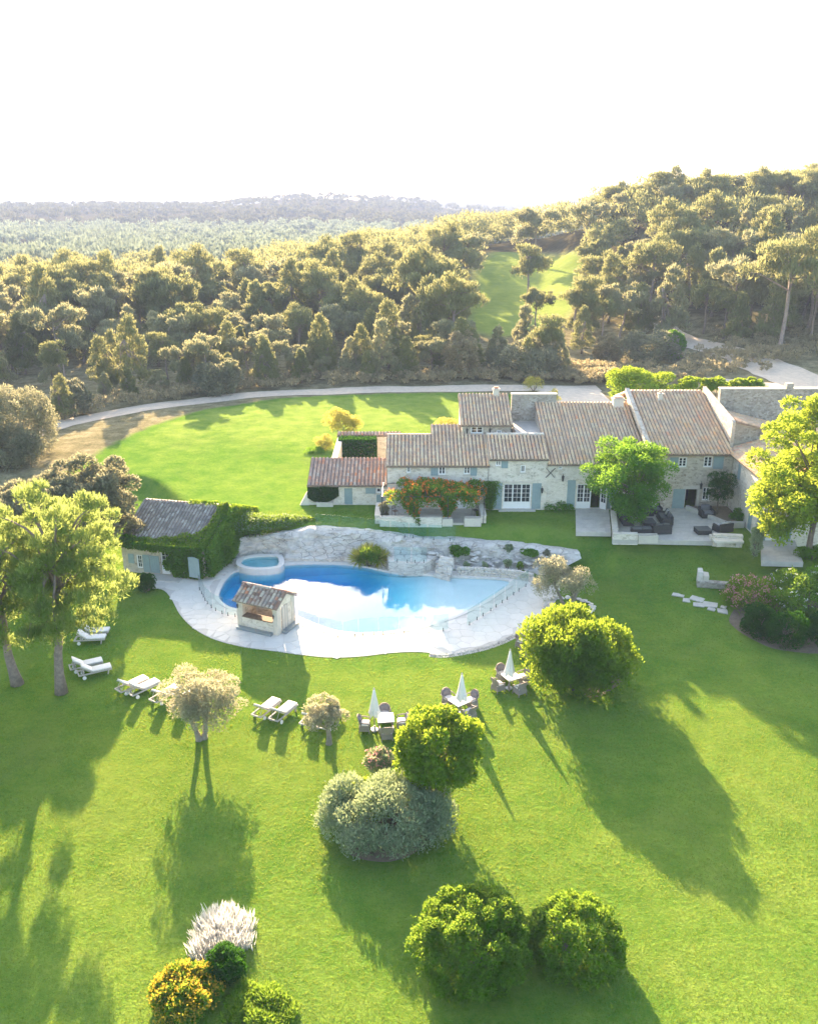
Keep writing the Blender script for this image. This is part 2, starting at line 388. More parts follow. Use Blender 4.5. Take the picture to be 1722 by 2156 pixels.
def mk_ground():
    """one sheet: mown lawn, meadow, dry scrub, wood floor, weighted by attributes of the ground itself"""
    m, nt, out = newmat('ground'); co = objco(nt, True)
    at = N(nt, 'ShaderNodeAttribute', attribute_name='lawn'); at2 = N(nt, 'ShaderNodeAttribute', attribute_name='meadow')
    n1 = noise_(nt, co, .10, 4.0); n2 = noise_(nt, co, .55, 5.0, .65); n3 = noise_(nt, co, 4.2, 5.0, .7); n4 = noise_(nt, co, 16, 4.0, .7)
    t = math_(nt, 'ADD', math_(nt, 'ADD', math_(nt, 'MULTIPLY', n1, .3), math_(nt, 'MULTIPLY', n2, .35)), math_(nt, 'ADD', math_(nt, 'MULTIPLY', n3, .25), math_(nt, 'MULTIPLY', n4, .2)))
    lawn = ramp(nt, t, [(.36, (.042, .125, .014)), (.50, (.092, .185, .024)), (.62, (.16, .245, .037)), (.74, (.235, .29, .06))])
    dry = ramp(nt, noise_(nt, co, .21, 4.0, .6), [(.52, (0, 0, 0)), (.72, (1, 1, 1))]); lawn = mixc(nt, math_(nt, 'MULTIPLY', dry, .35), lawn, (.19, .22, .055))
    mead = ramp(nt, t, [(.36, (.14, .21, .04)), (.6, (.25, .31, .07)), (.75, (.34, .36, .12))])
    scrub = ramp(nt, math_(nt, 'ADD', math_(nt, 'MULTIPLY', n2, .6), math_(nt, 'MULTIPLY', n3, .4)), [(.35, (.10, .095, .05)), (.5, (.20, .18, .10)), (.65, (.33, .29, .18))])
    edge = ramp(nt, math_(nt, 'ADD', at.outputs['Fac'], math_(nt, 'MULTIPLY', math_(nt, 'SUBTRACT', n2, .5), .5)), [(.4, (0, 0, 0)), (.6, (1, 1, 1))])
    edge2 = ramp(nt, math_(nt, 'ADD', at2.outputs['Fac'], math_(nt, 'MULTIPLY', math_(nt, 'SUBTRACT', n2, .5), .4)), [(.2, (0, 0, 0)), (.8, (1, 1, 1))])
    at3 = N(nt, 'ShaderNodeAttribute', attribute_name='wood')
    litter = ramp(nt, n2, [(.35, (.035, .032, .018)), (.65, (.085, .075, .042))]); scrub = mixc(nt, at3.outputs['Fac'], scrub, litter)
    col = mixc(nt, edge, scrub, lawn); col = mixc(nt, edge2, col, mead)
    nrm = bump(nt, n3, .7, .16); nrm = bump(nt, n4, .6, .05, nrm)
    b = nt.nodes.new('ShaderNodeBsdfDiffuse'); nt.links.new(col, b.inputs[0]); nt.links.new(nrm, b.inputs['Normal']); nt.links.new(b.outputs[0], out.inputs[0])
    return m
M['ground'] = mk_ground()
M['gravel'] = plain('pale_gravel', (.60, .50, .385), .95, .2, 1.5, .5, .1, world=True)
# leaves
M['lf_forest'] = leafmat('pine_needles', (.115, .15, .060), (.24, .255, .11), (.42, .41, .18), .36, .25)
M['lf_forest2'] = leafmat('pale_pine_needles', (.17, .19, .10), (.32, .325, .19), (.48, .46, .25), .36, .25)
M['lf_far'] = leafmat('far_leaves', (.045, .06, .04), (.10, .11, .07), (.16, .16, .09), .25, .05)
M['lf_valley'] = leafmat('valley_leaves', (.10, .14, .11), (.20, .25, .19), (.22, .26, .18), .28, .03)
M['lf_pine'] = leafmat('stone_pine_needles', (.06, .16, .032), (.19, .28, .07), (.46, .52, .15), .46, .35)
M['lf_olive'] = leafmat('olive_leaves', (.20, .22, .145), (.42, .42, .29), (.58, .53, .32), .40, .8)
M['lf_oak'] = leafmat('holm_oak_leaves', (.10, .12, .075), (.25, .26, .17), (.42, .40, .24), .36, .5)
M['lf_robinia'] = leafmat('golden_robinia_leaves', (.12, .245, .02), (.28, .38, .035), (.54, .60, .07), .48, .5)
M['lf_tree'] = leafmat('broad_green_leaves', (.03, .14, .022), (.11, .27, .034), (.34, .54, .05), .42, .6)
M['lf_bush'] = leafmat('yellow_green_leaves', (.03, .125, .012), (.13, .25, .024), (.46, .56, .05), .44, .6)
M['lf_box'] = leafmat('clipped_leaves', (.034, .13, .014), (.13, .27, .026), (.40, .54, .06), .38, .9)
M['lf_dark'] = leafmat('dark_yew_leaves', (.010, .055, .008), (.032, .11, .014), (.10, .26, .03), .28, 1.2)
M['lf_ivy'] = leafmat('ivy_leaves', (.034, .14, .014), (.12, .26, .026), (.42, .54, .05), .42, 1.0)
M['lf_silver'] = leafmat('silver_leaves', (.14, .23, .12), (.34, .41, .25), (.42, .48, .22), .34, .7)
M['lf_white'] = leafmat('white_plume_flowers', (.56, .55, .50), (.76, .75, .70), (.80, .78, .72), .36, 1.0)
M['lf_orange'] = leafmat('orange_trumpet_flowers', (.62, .13, .03), (.78, .27, .06), (.85, .25, .04), .35, 1.0)
M['lf_copper'] = leafmat('copper_yellow_leaves', (.30, .22, .025), (.50, .38, .05), (.75, .55, .06), .42, 1.0)
M['lf_pink'] = leafmat('pink_flowers', (.60, .26, .28), (.75, .45, .44), (.80, .40, .38), .35, 1.0)
M['lf_petal'] = leafmat('white_petals', (.70, .70, .62), (.80, .80, .74), (.8, .8, .7), .3, 1.0)
M['lf_mimosa'] = leafmat('pale_yellow_green_leaves', (.22, .25, .05), (.42, .40, .10), (.62, .55, .12), .48, .8)
M['lf_grass'] = leafmat('grass_blades', (.045, .14, .016), (.115, .205, .028), (.40, .42, .06), .42, .16)
M['lf_scrub'] = leafmat('dry_scrub_leaves', (.17, .165, .09), (.36, .32, .20), (.50, .42, .24), .36, .6)
# ------------------------------------------------------------------ terrain
ZH = 2.3                                   # level of the house terrace above the pool garden
DECK_PX = [(322, 1236), (345, 1243), (362, 1262), (378, 1292), (404, 1320), (445, 1344), (505, 1361), (575, 1371), (650, 1381), (705, 1385), (765, 1382),
           (825, 1375), (880, 1373), (935, 1377), (990, 1368), (1032, 1357), (1072, 1340), (1110, 1316), (1142, 1292), (1166, 1271), (1172, 1250), (1150, 1232),
           (1115, 1217), (1060, 1207), (990, 1202), (900, 1200), (800, 1186), (700, 1176), (600, 1172), (500, 1176), (440, 1192), (380, 1206), (322, 1216)]
DECK = [tuple(p.xy) for p in spline([G(*p) for p in DECK_PX], 5, True)]
POOL_PX = [(461, 1256), (466, 1238), (478, 1218), (498, 1203), (540, 1200), (580, 1199), (599, 1190), (640, 1187), (700, 1187), (760, 1192), (800, 1200),
           (840, 1208), (900, 1211), (950, 1215), (1010, 1217), (1062, 1221), (1072, 1230), (1045, 1250), (1005, 1275), (955, 1298), (905, 1314), (860, 1325), (795, 1332), (735, 1332),
           (690, 1323), (655, 1310), (626, 1298), (585, 1292), (530, 1288), (492, 1281), (471, 1270)]
POOL = [tuple(p.xy) for p in spline([G(*p) for p in POOL_PX], 5, True)]
# edge of the upper terrace above the rock face, world x -> y
ROCK_TOP = [G(x, y, z) for x, y, z in [(440, 1128, 1.2), (500, 1138, 1.2), (560, 1130, 1.5), (610, 1124, 1.9), (660, 1116, 2.2), (720, 1119, 2.3), (780, 1124, 2.2), (840, 1131, 2.0), (900, 1138, 1.8), (960, 1140, 1.7), (1020, 1146, 1.55), (1090, 1150, 1.4), (1150, 1157, 1.3), (1220, 1167, 1.2)]]
RTX = np.array([p.x for p in ROCK_TOP]); RTY = np.array([p.y for p in ROCK_TOP]); RTZ = np.array([p.z for p in ROCK_TOP])
TH_T = np.array([-60, -24, -13, -6, 0, 3, 8, 11, 14, 24, 60.])
R_T = np.array([0, 115, 135, 160, 200, 240, 270, 300, 350, 450, 600, 900, 1150, 1350, 1500, 2000, 2900, 6500, 9000.])
_Z = {  # r:  one height for each angle
 0: [1.5] * 11, 115: [1.5] * 11, 135: [1.2, 1.3, 1.5, 1.6, 1.8, 2, 2, 2, 2, 2.4, 3], 160: [.6, .8, 1.2, 1.8, 2, 2, 2.2, 2.6, 3, 4.2, 6],
 200: [0, 0, 1, 2.2, 3, 3, 3, 4.5, 7, 9.5, 14], 240: [-1, -1, .5, 2.5, 4.2, 5, 5.5, 9, 16, 17.5, 22], 270: [-1, -1, .3, 2.5, 6, 8, 8.5, 15, 21, 22.5, 26],
 300: [-2, -2, 0, 2.5, 8, 11, 11.5, 18, 22, 25, 28], 350: [-3, -3, -2, 1, 6, 10, 13, 17, 18, 26, 30], 450: [-4, -4, -4, -3, -2, 0, 4, 8, 12, 22, 30],
 600: [-5, -5, -5, -5, -5, -4, -3, 0, 4, 14, 22], 900: [-5, -4, -4, -4, -5, -5, -4, -3, 0, 8, 14], 1150: [6, 8, 7, 8, 2, -2, -4, -4, -2, 2, 6],
 1350: [12, 13, 13, 20, 12, 3, -4, -4, -3, 0, 2], 1500: [12, 12, 12, 27, 21, 9, -3, -4, -3, 0, 0], 2000: [0, 0, 0, 0, 0, -2, -4, -4, -4, -4, -4],
 2900: [0, 0, 0, 5, 18, 40, 54, 58, 60, 58, 40], 6500: [0, 0, 0, 0, 5, 10, 20, 20, 20, 20, 10], 9000: [0, 0, 0, 0, 10, 20, 30, 30, 30, 30, 20]}
ZT = np.array([_Z[int(r)] for r in R_T])
def hgt(x, y):
    x = np.asarray(x, float); y = np.asarray(y, float)
    edge = np.interp(x, RTX, RTY)
    kr = sstep(RTX[-1], RTX[-1] + 9, x); kl = sstep(RTX[0], RTX[0] - 10, x)
    k = np.maximum(kr, kl)
    rim = np.interp(x, RTX, RTZ)
    y0 = (edge + .15) * (1 - k) + (edge - 15) * kr + (edge + 1) * kl; y1 = (edge + 1.2) * (1 - k) + (edge + .5) * kr + (edge + 12) * kl
    near = rim * sstep(y0, y1, y) + (ZH - rim) * sstep(y1 - 1.5 * kr, y1 + 1.6, y)
    r = np.hypot(x, y); th = np.degrees(np.arctan2(x, np.maximum(y, .1)))
    ti = np.clip(np.searchsorted(TH_T, th) - 1, 0, len(TH_T) - 2); ri = np.clip(np.searchsorted(R_T, r) - 1, 0, len(R_T) - 2)
    a = np.clip((th - TH_T[ti]) / (TH_T[ti + 1] - TH_T[ti]), 0, 1); b = np.clip((r - R_T[ri]) / (R_T[ri + 1] - R_T[ri]), 0, 1)
    a = a * a * (3 - 2 * a); b = b * b * (3 - 2 * b)
    far = (ZT[ri, ti] * (1 - a) + ZT[ri, ti + 1] * a) * (1 - b) + (ZT[ri + 1, ti] * (1 - a) + ZT[ri + 1, ti + 1] * a) * b
    w = sstep(100, 125, r)
    rough = w * (.35 * np.sin(x * .13 + 1.3) * np.sin(y * .11) + .2 * np.sin(x * .31 + y * .27)) * np.clip(r / 400, .4, 6)
    return near * (1 - w) + far * w + rough
def H1(x, y): return float(hgt(x, y))
def GT(px, py):
    """where the line of sight through a pixel meets the terrain"""
    d = ray(px, py); lo, t = 10.0, 10.0
    while t < 9000:
        if CAM_H + d.z * t < H1(d.x * t, d.y * t): break
        lo = t; t *= 1.01
    hi = t
    for _ in range(24):
        m = (lo + hi) / 2
        if CAM_H + d.z * m < H1(d.x * m, d.y * m): hi = m
        else: lo = m
    return Vector((d.x * hi, d.y * hi, H1(d.x * hi, d.y * hi)))

def grow(a, step, g, end):
    out = [a]; s = step
    while out[-1] < end: s *= g; out.append(out[-1] + s)
    return out
xs_r = list(np.arange(0, 42, .5)) + grow(42.0, .5, 1.085, 6500)[1:]
xs = np.array(sorted([-v for v in xs_r[1:]] + xs_r))
ys = np.array([-60, -30, -10, 0] + list(np.arange(6, 100, .5)) + grow(100.0, .5, 1.036, 9000)[1:])
GX, GY = np.meshgrid(xs, ys); GZ = hgt(GX, GY)
ins = inpoly(GX, GY, DECK) & (polydist(GX, GY, DECK) > .7)
GZ = np.where(ins, -2.9, GZ)
nx, ny = len(xs), len(ys)
ii = (np.arange(ny - 1)[:, None] * nx + np.arange(nx - 1)[None, :]).ravel()
ground_me = npmesh('ground', np.stack([GX.ravel(), GY.ravel(), GZ.ravel()], 1), np.stack([ii, ii + 1, ii + nx + 1, ii + nx], 1), True)
LAWN = [tuple(GT(*p).xy) for p in [(1800, 905), (1500, 850), (1180, 836), (1000, 826), (850, 828), (700, 832), (590, 838), (440, 860), (310, 900), (220, 945), (160, 990), (80, 1020), (0, 1085), (-100, 1120)]]
LAWN = LAWN + [(-80, 40), (-80, -80), (120, -80), (120, LAWN[0][1])]
lm = np.clip(.5 + np.where(inpoly(GX, GY, LAWN), 1, -1) * polydist(GX, GY, LAWN) / 5.0, 0, 1)
MEADOW_PX = [(975, 690), (1000, 565), (1040, 530), (1140, 535), (1240, 545), (1235, 600), (1215, 650), (1150, 700), (1040, 710)]
MEADOW = [tuple(GT(*p).xy) for p in MEADOW_PX]
fieldL = inpoly(GX, GY, [tuple(GT(*p).xy) for p in [(-200, 552), (60, 552), (120, 545), (110, 531), (-200, 531)]])
mm = np.clip(.5 + np.where(inpoly(GX, GY, MEADOW), 1, -1) * polydist(GX, GY, MEADOW) / 8.0, 0, 1); mm = np.where(fieldL, 1, mm)
mm = np.maximum(mm, np.clip(lm * 2 - 1, 0, 1) * .5 * sstep(74, 112, GY) * (GX < 40))
wd = sstep(150, 210, np.hypot(GX, GY)) * (1 - np.clip(mm * 2, 0, 1)); wd = np.where((GX > 30) & (GY < 175) & (GY > 0), wd * .15, wd)
for nm, arr in (('lawn', lm), ('meadow', mm), ('wood', wd)):
    at = ground_me.attributes.new(nm, 'FLOAT', 'POINT'); at.data.foreach_set('value', arr.ravel().astype(np.float32))
tag(put('ground', ground_me, M['ground']), kind='structure')

def strip(name, pxs, width, dz=.05, n=10, px=True):
    c = spline([GT(*p) if px else Vector(p) for p in pxs], n); vs, fs = [], []
    for i, p in enumerate(c):
        t = (c[min(i + 1, len(c) - 1)] - c[max(i - 1, 0)]); t.z = 0; t.normalize(); s = Vector((-t.y, t.x, 0))
        for k in range(5):
            off = (k - 2) / 4 * (width[0] + (width[1] - width[0]) * i / len(c)) * (1 + .14 * mnoise.noise(p * .35 + Vector((k // 3 * 9., 0, 0))))
            q = p + s * off; vs.append((q.x, q.y, H1(q.x, q.y) + dz))
    for i in range(len(c) - 1):
        for k in range(4): a = i * 5 + k; fs.append((a, a + 5, a + 6, a + 1))
    return tag(put(name, npmesh(name, vs, fs, True), M['gravel']), kind='structure')
strip('gravel_track', [(-160, 992), (-40, 945), (60, 915), (130, 893), (230, 873), (350, 853), (470, 839), (600, 828), (730, 823), (860, 820), (1000, 818), (1150, 818), (1260, 818)], (4.6, 3.6))
strip('gravel_road', [(1840, 870), (1722, 818), (1650, 787), (1570, 756), (1490, 730), (1440, 717), (1405, 700), (1395, 680), (1398, 665)], (10.0, 3.4))
strip('gravel_path', [(1200, 772), (1300, 780), (1400, 790), (1500, 800), (1620, 811), (1700, 822)], (2.0, 2.4), .06)
yard = [GT(*p) for p in [(1140, 850), (1130, 826), (1180, 815), (1260, 822), (1290, 850)]]
v_, f_ = tess([[(p.x, p.y) for p in yard]], 0); v_ = [(x, y, H1(x, y) + .07) for x, y, z in v_]
me = bpy.data.meshes.new('gravel_yard'); me.from_pydata(v_, [], f_); tag(put('gravel_yard', me, M['gravel']), kind='structure')
# ------------------------------------------------------------------ building helpers
def wall_panel(mb, O, u, nin, L, z0, z1, openings=(), reveal=.28):
    """upright wall face from O along u, holes cut for openings (a0, a1, z0, z1), reveals going inwards along nin"""
    O, u, nin = Vector(O), Vector(u).normalized(), Vector(nin).normalized()
    P = lambda a, z, c=0.0: Vector((O.x + u.x * a + nin.x * c, O.y + u.y * a + nin.y * c, z))
    As = sorted({0.0, L, *[o[0] for o in openings], *[o[1] for o in openings]}); Zs = sorted({z0, z1, *[o[2] for o in openings], *[o[3] for o in openings]})
    As = [a for a in As if 0 <= a <= L]; Zs = [z for z in Zs if z0 <= z <= z1]
    flip = u.cross(Vector((0, 0, 1))).dot(nin) > 0
    def q(a, b, c, d): mb.add([a, b, c, d], [(0, 1, 2, 3) if not flip else (3, 2, 1, 0)])
    for i in range(len(As) - 1):
        for j in range(len(Zs) - 1):
            ca, cz = (As[i] + As[i + 1]) / 2, (Zs[j] + Zs[j + 1]) / 2
            if any(o[0] < ca < o[1] and o[2] < cz < o[3] for o in openings): continue
            q(P(As[i], Zs[j]), P(As[i + 1], Zs[j]), P(As[i + 1], Zs[j + 1]), P(As[i], Zs[j + 1]))
    for a0, a1, b0, b1 in openings:
        q(P(a0, b0), P(a0, b1), P(a0, b1, reveal), P(a0, b0, reveal)); q(P(a1, b1), P(a1, b0), P(a1, b0, reveal), P(a1, b1, reveal))
        q(P(a0, b1), P(a1, b1), P(a1, b1, reveal), P(a0, b1, reveal)); q(P(a1, b0), P(a0, b0), P(a0, b0, reveal), P(a1, b0, reveal))
    return mb
def tile_proto(r, L, seg=5):
    vs, fs = [], []
    for y, rr in ((0, r), (L, r * .84)):
        for k in range(seg + 1):
            a = math.pi * k / seg; vs.append((rr * math.cos(a), y, rr * math.sin(a) * 1.2 + (0.025 if y == 0 else 0)))
    n = seg + 1
    for k in range(seg): fs.append((k, k + 1, n + k + 1, n + k))
    vs += [(r * .8 * math.cos(math.pi * k / seg), .01, r * .8 * math.sin(math.pi * k / seg) * .95 + .01) for k in range(n)]
    for k in range(seg): fs.append((k + 1, k, 2 * n + k, 2 * n + k + 1))
    return [Vector(v) for v in vs], fs
def tile_roof(parent, eL, eR, rL, rR, ncol, nrow, mat, single=0, thick=.14, rname='roof', sag=.05):
    """a pitch of barrel tiles: rows of cover tiles over a bed; the first `single` tiles (from the eave up) are objects of their own"""
    eL, eR, rL, rR = map(Vector, (eL, eR, rL, rR))
    nrm = (eR - eL).cross(rL - eL).normalized()
    if nrm.z < 0: nrm = -nrm
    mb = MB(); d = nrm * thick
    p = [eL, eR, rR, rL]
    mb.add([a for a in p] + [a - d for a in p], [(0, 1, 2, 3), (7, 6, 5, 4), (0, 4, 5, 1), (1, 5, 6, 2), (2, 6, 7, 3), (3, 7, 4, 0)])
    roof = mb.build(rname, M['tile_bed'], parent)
    wcol = (eR - eL).length / ncol; lrow = ((rL - eL).length + (rR - eR).length) / 2 / nrow
    pv, pf = tile_proto(wcol * .39, lrow * 1.14)
    tm = bpy.data.meshes.new('roof_tile'); tm.from_pydata(pv, [], pf); tm.materials.append(mat)
    tm.polygons.foreach_set('use_smooth', np.ones(len(tm.polygons), bool))
    pva = np.array([tuple(v) for v in pv]); pfa = np.array(pf); V_, F_ = [], []; k = 0; cnt = 0
    for j in range(nrow):
        for i in range(ncol):
            a = (i + .5) / ncol; b = j / nrow
            lo = (eL.lerp(eR, a)).lerp(rL.lerp(rR, a), b); up = (rL.lerp(rR, a) - eL.lerp(eR, a)).normalized()
            s = sag * math.sin(math.pi * b) * (1 + .8 * mnoise.noise(lo * .5)) + .02 * mnoise.noise(lo * 2.3)
            x = (eR - eL).normalized(); x = (x + up * random.uniform(-.05, .05)).normalized(); z = x.cross(up).normalized()
            if z.z < 0: z = -z; x = -x
            lo = lo - up * .06 + nrm * (.01 - s) + up * random.uniform(-.02, .02) * (j > 0)
            m = Matrix((x, up, z)).transposed().to_4x4(); m.translation = lo
            if cnt < single:
                o = link(bpy.data.objects.new('roof_tile', tm)); o.parent = roof; o.matrix_local = m
                if parent is not None and parent.type != 'EMPTY': pass
                cnt += 1
            else:
                mm_ = np.array(m); V_.append(pva @ mm_[:3, :3].T + mm_[:3, 3]); F_.append(pfa + k * len(pv)); k += 1
    # the mesh of the pitch is in world coordinates, so single tiles sit in that frame too
    if V_:
        o = put('tile_rows', npmesh('tile_rows', np.concatenate(V_), np.concatenate(F_), True), mat, roof); o['kind'] = 'stuff'
    return roof
def window(parent, O, u, nout, a0, a1, z0, z1, leaves=2, cols=1, rows=3, name='window', panel=0.0, singly=False, inset=.14, mat='white'):
    """casement set back in its opening: frame, leaves with glazing bars, panes; panel = height of a solid bottom panel"""
    O, u, nout = Vector(O), Vector(u).normalized(), Vector(nout).normalized()
    P = lambda a, z, c: Vector((O.x + u.x * a + nout.x * c, O.y + u.y * a + nout.y * c, z))
    mb = MB(); Z = Vector((0, 0, 1))
    def bar(a, b, z, w, c0=-inset, c1=-inset + .06): mb.obox(P(a, z, c0), u * (b - a), Z * (w - z), nout * (c1 - c0))
    fw = .055; W = (a1 - a0)
    bar(a0, a0 + fw, z0, z1); bar(a1 - fw, a1, z0, z1); bar(a0 + fw, a1 - fw, z1 - fw, z1); bar(a0 + fw, a1 - fw, z0, z0 + fw)
    lw = (W - 2 * fw) / leaves; panes = []
    for l in range(leaves):
        x0 = a0 + fw + l * lw; x1 = x0 + lw; st = .05; c0, c1 = -inset + .005, -inset + .05
        b0 = z0 + fw; t0 = z1 - fw
        bar(x0, x0 + st, b0, t0, c0, c1); bar(x1 - st, x1, b0, t0, c0, c1); bar(x0 + st, x1 - st, t0 - st, t0, c0, c1)
        bar(x0 + st, x1 - st, b0, b0 + st + panel, c0, c1 - .01)
        gx0, gx1, gz0, gz1 = x0 + st, x1 - st, b0 + st + panel, t0 - st
        for c in range(1, cols): xx = gx0 + (gx1 - gx0) * c / cols; bar(xx - .014, xx + .014, gz0, gz1, c0, c1 - .012)
        for r in range(1, rows): zz = gz0 + (gz1 - gz0) * r / rows; bar(gx0, gx1, zz - .014, zz + .014, c0, c1 - .016)
        for c in range(cols if singly else 1):
            for r in range(rows if singly else 1):
                cc, rr = (cols, rows) if singly else (1, 1)
                panes.append((gx0 + (gx1 - gx0) * c / cc, gx0 + (gx1 - gx0) * (c + 1) / cc, gz0 + (gz1 - gz0) * r / rr, gz0 + (gz1 - gz0) * (r + 1) / rr))
    w = mb.build(name, M[mat], parent)
    for a, b, z, y in panes:
        MB().obox(P(a, z, -inset + .012), u * (b - a), Z * (y - z), nout * .008).build('pane', M['glass'], w)
    return w
def shutter(parent, O, u, nout, a0, a1, z0, z1, off=.03, arch=False):
    O, u, nout = Vector(O), Vector(u).normalized(), Vector(nout).normalized(); Z = Vector((0, 0, 1))
    P = lambda a, z, c: Vector((O.x + u.x * a + nout.x * c, O.y + u.y * a + nout.y * c, z))
    mb = MB(); n = max(3, int((a1 - a0) / .16)); w = (a1 - a0) / n
    for i in range(n):
        h = z1 - (.12 * ((i + .5) / n - .5) ** 2 * 4 if arch else 0)
        mb.obox(P(a0 + i * w + .004, z0, off), u * (w - .008), Z * (h - z0), nout * .035)
    for f in (.16, .84): zz = z0 + (z1 - z0) * f; mb.obox(P(a0 + .02, zz - .04, off + .035), u * (a1 - a0 - .04), Z * .08, nout * .018)
    return mb.build('shutter', M['shutter'], parent)
def lantern(parent, p, nout, s=1.0):
    p = Vector(p); n = Vector(nout).normalized(); mb = MB()
    mb.tube([p, p + n * .14 * s, p + n * .17 * s + Vector((0, 0, -.06 * s))], .012 * s, 5)
    c = p + n * .17 * s
    mb.lathe([(.01, .0), (.07 * s, -.06 * s), (.075 * s, -.08 * s), (.045 * s, -.30 * s), (.05 * s, -.33 * s), (.01, -.36 * s)], (c.x, c.y, c.z - .04 * s), 6)
    return mb.build('wall_lamp', M['iron'], parent)
def offset_ring(ring, d):
    n = len(ring); out = []; area = sum(ring[i][0] * ring[(i + 1) % n][1] - ring[(i + 1) % n][0] * ring[i][1] for i in range(n)); s = 1 if area > 0 else -1
    for i in range(n):
        t = Vector((ring[(i + 1) % n][0] - ring[i - 1][0], ring[(i + 1) % n][1] - ring[i - 1][1], 0)).normalized()
        out.append((ring[i][0] + t.y * d * s, ring[i][1] - t.x * d * s))
    return out
def ring_skirt(mb, ring, z0, z1, outward=True):
    n = len(ring); area = sum(ring[i][0] * ring[(i + 1) % n][1] - ring[(i + 1) % n][0] * ring[i][1] for i in range(n))
    vs = [(x, y, z0) for x, y in ring] + [(x, y, z1) for x, y in ring]
    fs = [(i, (i + 1) % n, n + (i + 1) % n, n + i) for i in range(n)]
    if (area > 0) != outward: fs = [f[::-1] for f in fs]
    return mb.add(vs, fs)

# ------------------------------------------------------------------ pool, deck
mb = MB(); mb.add(*tess([DECK, POOL], .03)); ring_skirt(mb, DECK, -.3, .03)
deck = tag(mb.build('pool_terrace', M['deck_joint'], None), kind='structure')
cop = offset_ring(POOL, .32)
mb = MB(); mb.add(*tess([cop, POOL], .055)); ring_skirt(mb, cop, .0, .055); ring_skirt(mb, POOL, -.4, .055, False)
mb.build('pool_coping', M['deck'], deck)
bx0, bx1 = min(p[0] for p in DECK), max(p[0] for p in DECK); by0, by1 = min(p[1] for p in DECK), max(p[1] for p in DECK)
SPC = .92; seeds = []
for i, gx in enumerate(np.arange(bx0, bx1, SPC)):
    for gy in np.arange(by0, by1, SPC * .9):
        seeds.append((gx + random.uniform(-.4, .4) * SPC, gy + random.uniform(-.4, .4) * SPC))
sa = np.array(seeds); nflag = 0
copw = offset_ring(POOL, .36)
DK2 = offset_ring(DECK, -.10)
okm = inpoly(sa[:, 0], sa[:, 1], DK2) & ~inpoly(sa[:, 0], sa[:, 1], copw)
for idx in np.where(okm)[0]:
    cx, cy_ = sa[idx]; cell = [(cx - 2, cy_ - 2), (cx + 2, cy_ - 2), (cx + 2, cy_ + 2), (cx - 2, cy_ + 2)]
    dd = np.hypot(sa[:, 0] - cx, sa[:, 1] - cy_)
    for j in np.where((dd < SPC * 3) & (dd > 1e-6))[0]:
        mx, my = (sa[j, 0] + cx) / 2, (sa[j, 1] + cy_) / 2; nx_, ny_ = sa[j, 0] - cx, sa[j, 1] - cy_
        out = []
        for k in range(len(cell)):
            a, b = cell[k], cell[(k + 1) % len(cell)]
            da = (a[0] - mx) * nx_ + (a[1] - my) * ny_; db = (b[0] - mx) * nx_ + (b[1] - my) * ny_
            if da <= 0: out.append(a)
            if da * db < 0: t = da / (da - db); out.append((a[0] + (b[0] - a[0]) * t, a[1] + (b[1] - a[1]) * t))
        cell = out
        if len(cell) < 3: break
    if len(cell) < 3: continue
    ax = np.array([p[0] for p in cell]); ay = np.array([p[1] for p in cell])
    if not (inpoly(ax, ay, DK2).all() and not inpoly(ax, ay, copw).any()):
        # clip towards the seed so the stone keeps inside the terrace
        good = []
        for p in cell:
            t = 1.0
            while t > .35 and (not inpoly([p[0]], [p[1]], DK2)[0] or inpoly([p[0]], [p[1]], copw)[0]):
                t -= .08; p = (cx + (p[0] - cx) * .92, cy_ + (p[1] - cy_) * .92)
            good.append(p)
        cell = good
    mxx, myy = sum(p[0] for p in cell) / len(cell), sum(p[1] for p in cell) / len(cell)
    sh = []
    for p in cell:
        l = math.hypot(p[0] - mxx, p[1] - myy); f = max(.3, (l - .014) / max(l, .05)); sh.append((mxx + (p[0] - mxx) * f, myy + (p[1] - myy) * f))
    if nflag < 300: MB().prism(sh, .0, .046 + random.uniform(0, .004)).build('flagstone', M['deck'], deck); nflag += 1
# pool shell and water
xa, xb = G(620, 1250).x, G(930, 1245).x
fx = np.arange(min(p[0] for p in POOL) - .5, max(p[0] for p in POOL) + .6, .5); fy = np.arange(min(p[1] for p in POOL) - .5, max(p[1] for p in POOL) + .6, .5)
FX, FY = np.meshgrid(fx, fy); FZ = -.115 - 1.75 * (1 - sstep(xa, xb, FX)) * np.clip(polydist(FX, FY, POOL) / .8, .55, 1)
q = (np.arange(len(fy) - 1)[:, None] * len(fx) + np.arange(len(fx) - 1)[None, :]).ravel()
pool_floor = put('pool_floor', npmesh('pool_floor', np.stack([FX.ravel(), FY.ravel(), FZ.ravel()], 1), np.stack([q, q + 1, q + len(fx) + 1, q + len(fx)], 1), True), M['plaster'])
tag(pool_floor, kind='structure')
ring_skirt(MB(), POOL, -2.2, -.38, False).build('pool_wall', M['plaster'], pool_floor)
inner = offset_ring(POOL, -.012)
mb = MB(); a, f = tess([inner], -.09); mb.add(a, f); a, f = tess([inner], -2.4); mb.add(a, [t[::-1] for t in f]); ring_skirt(mb, inner, -2.4, -.09)
tag(mb.build('pool_water', M['water'], None), kind='structure')
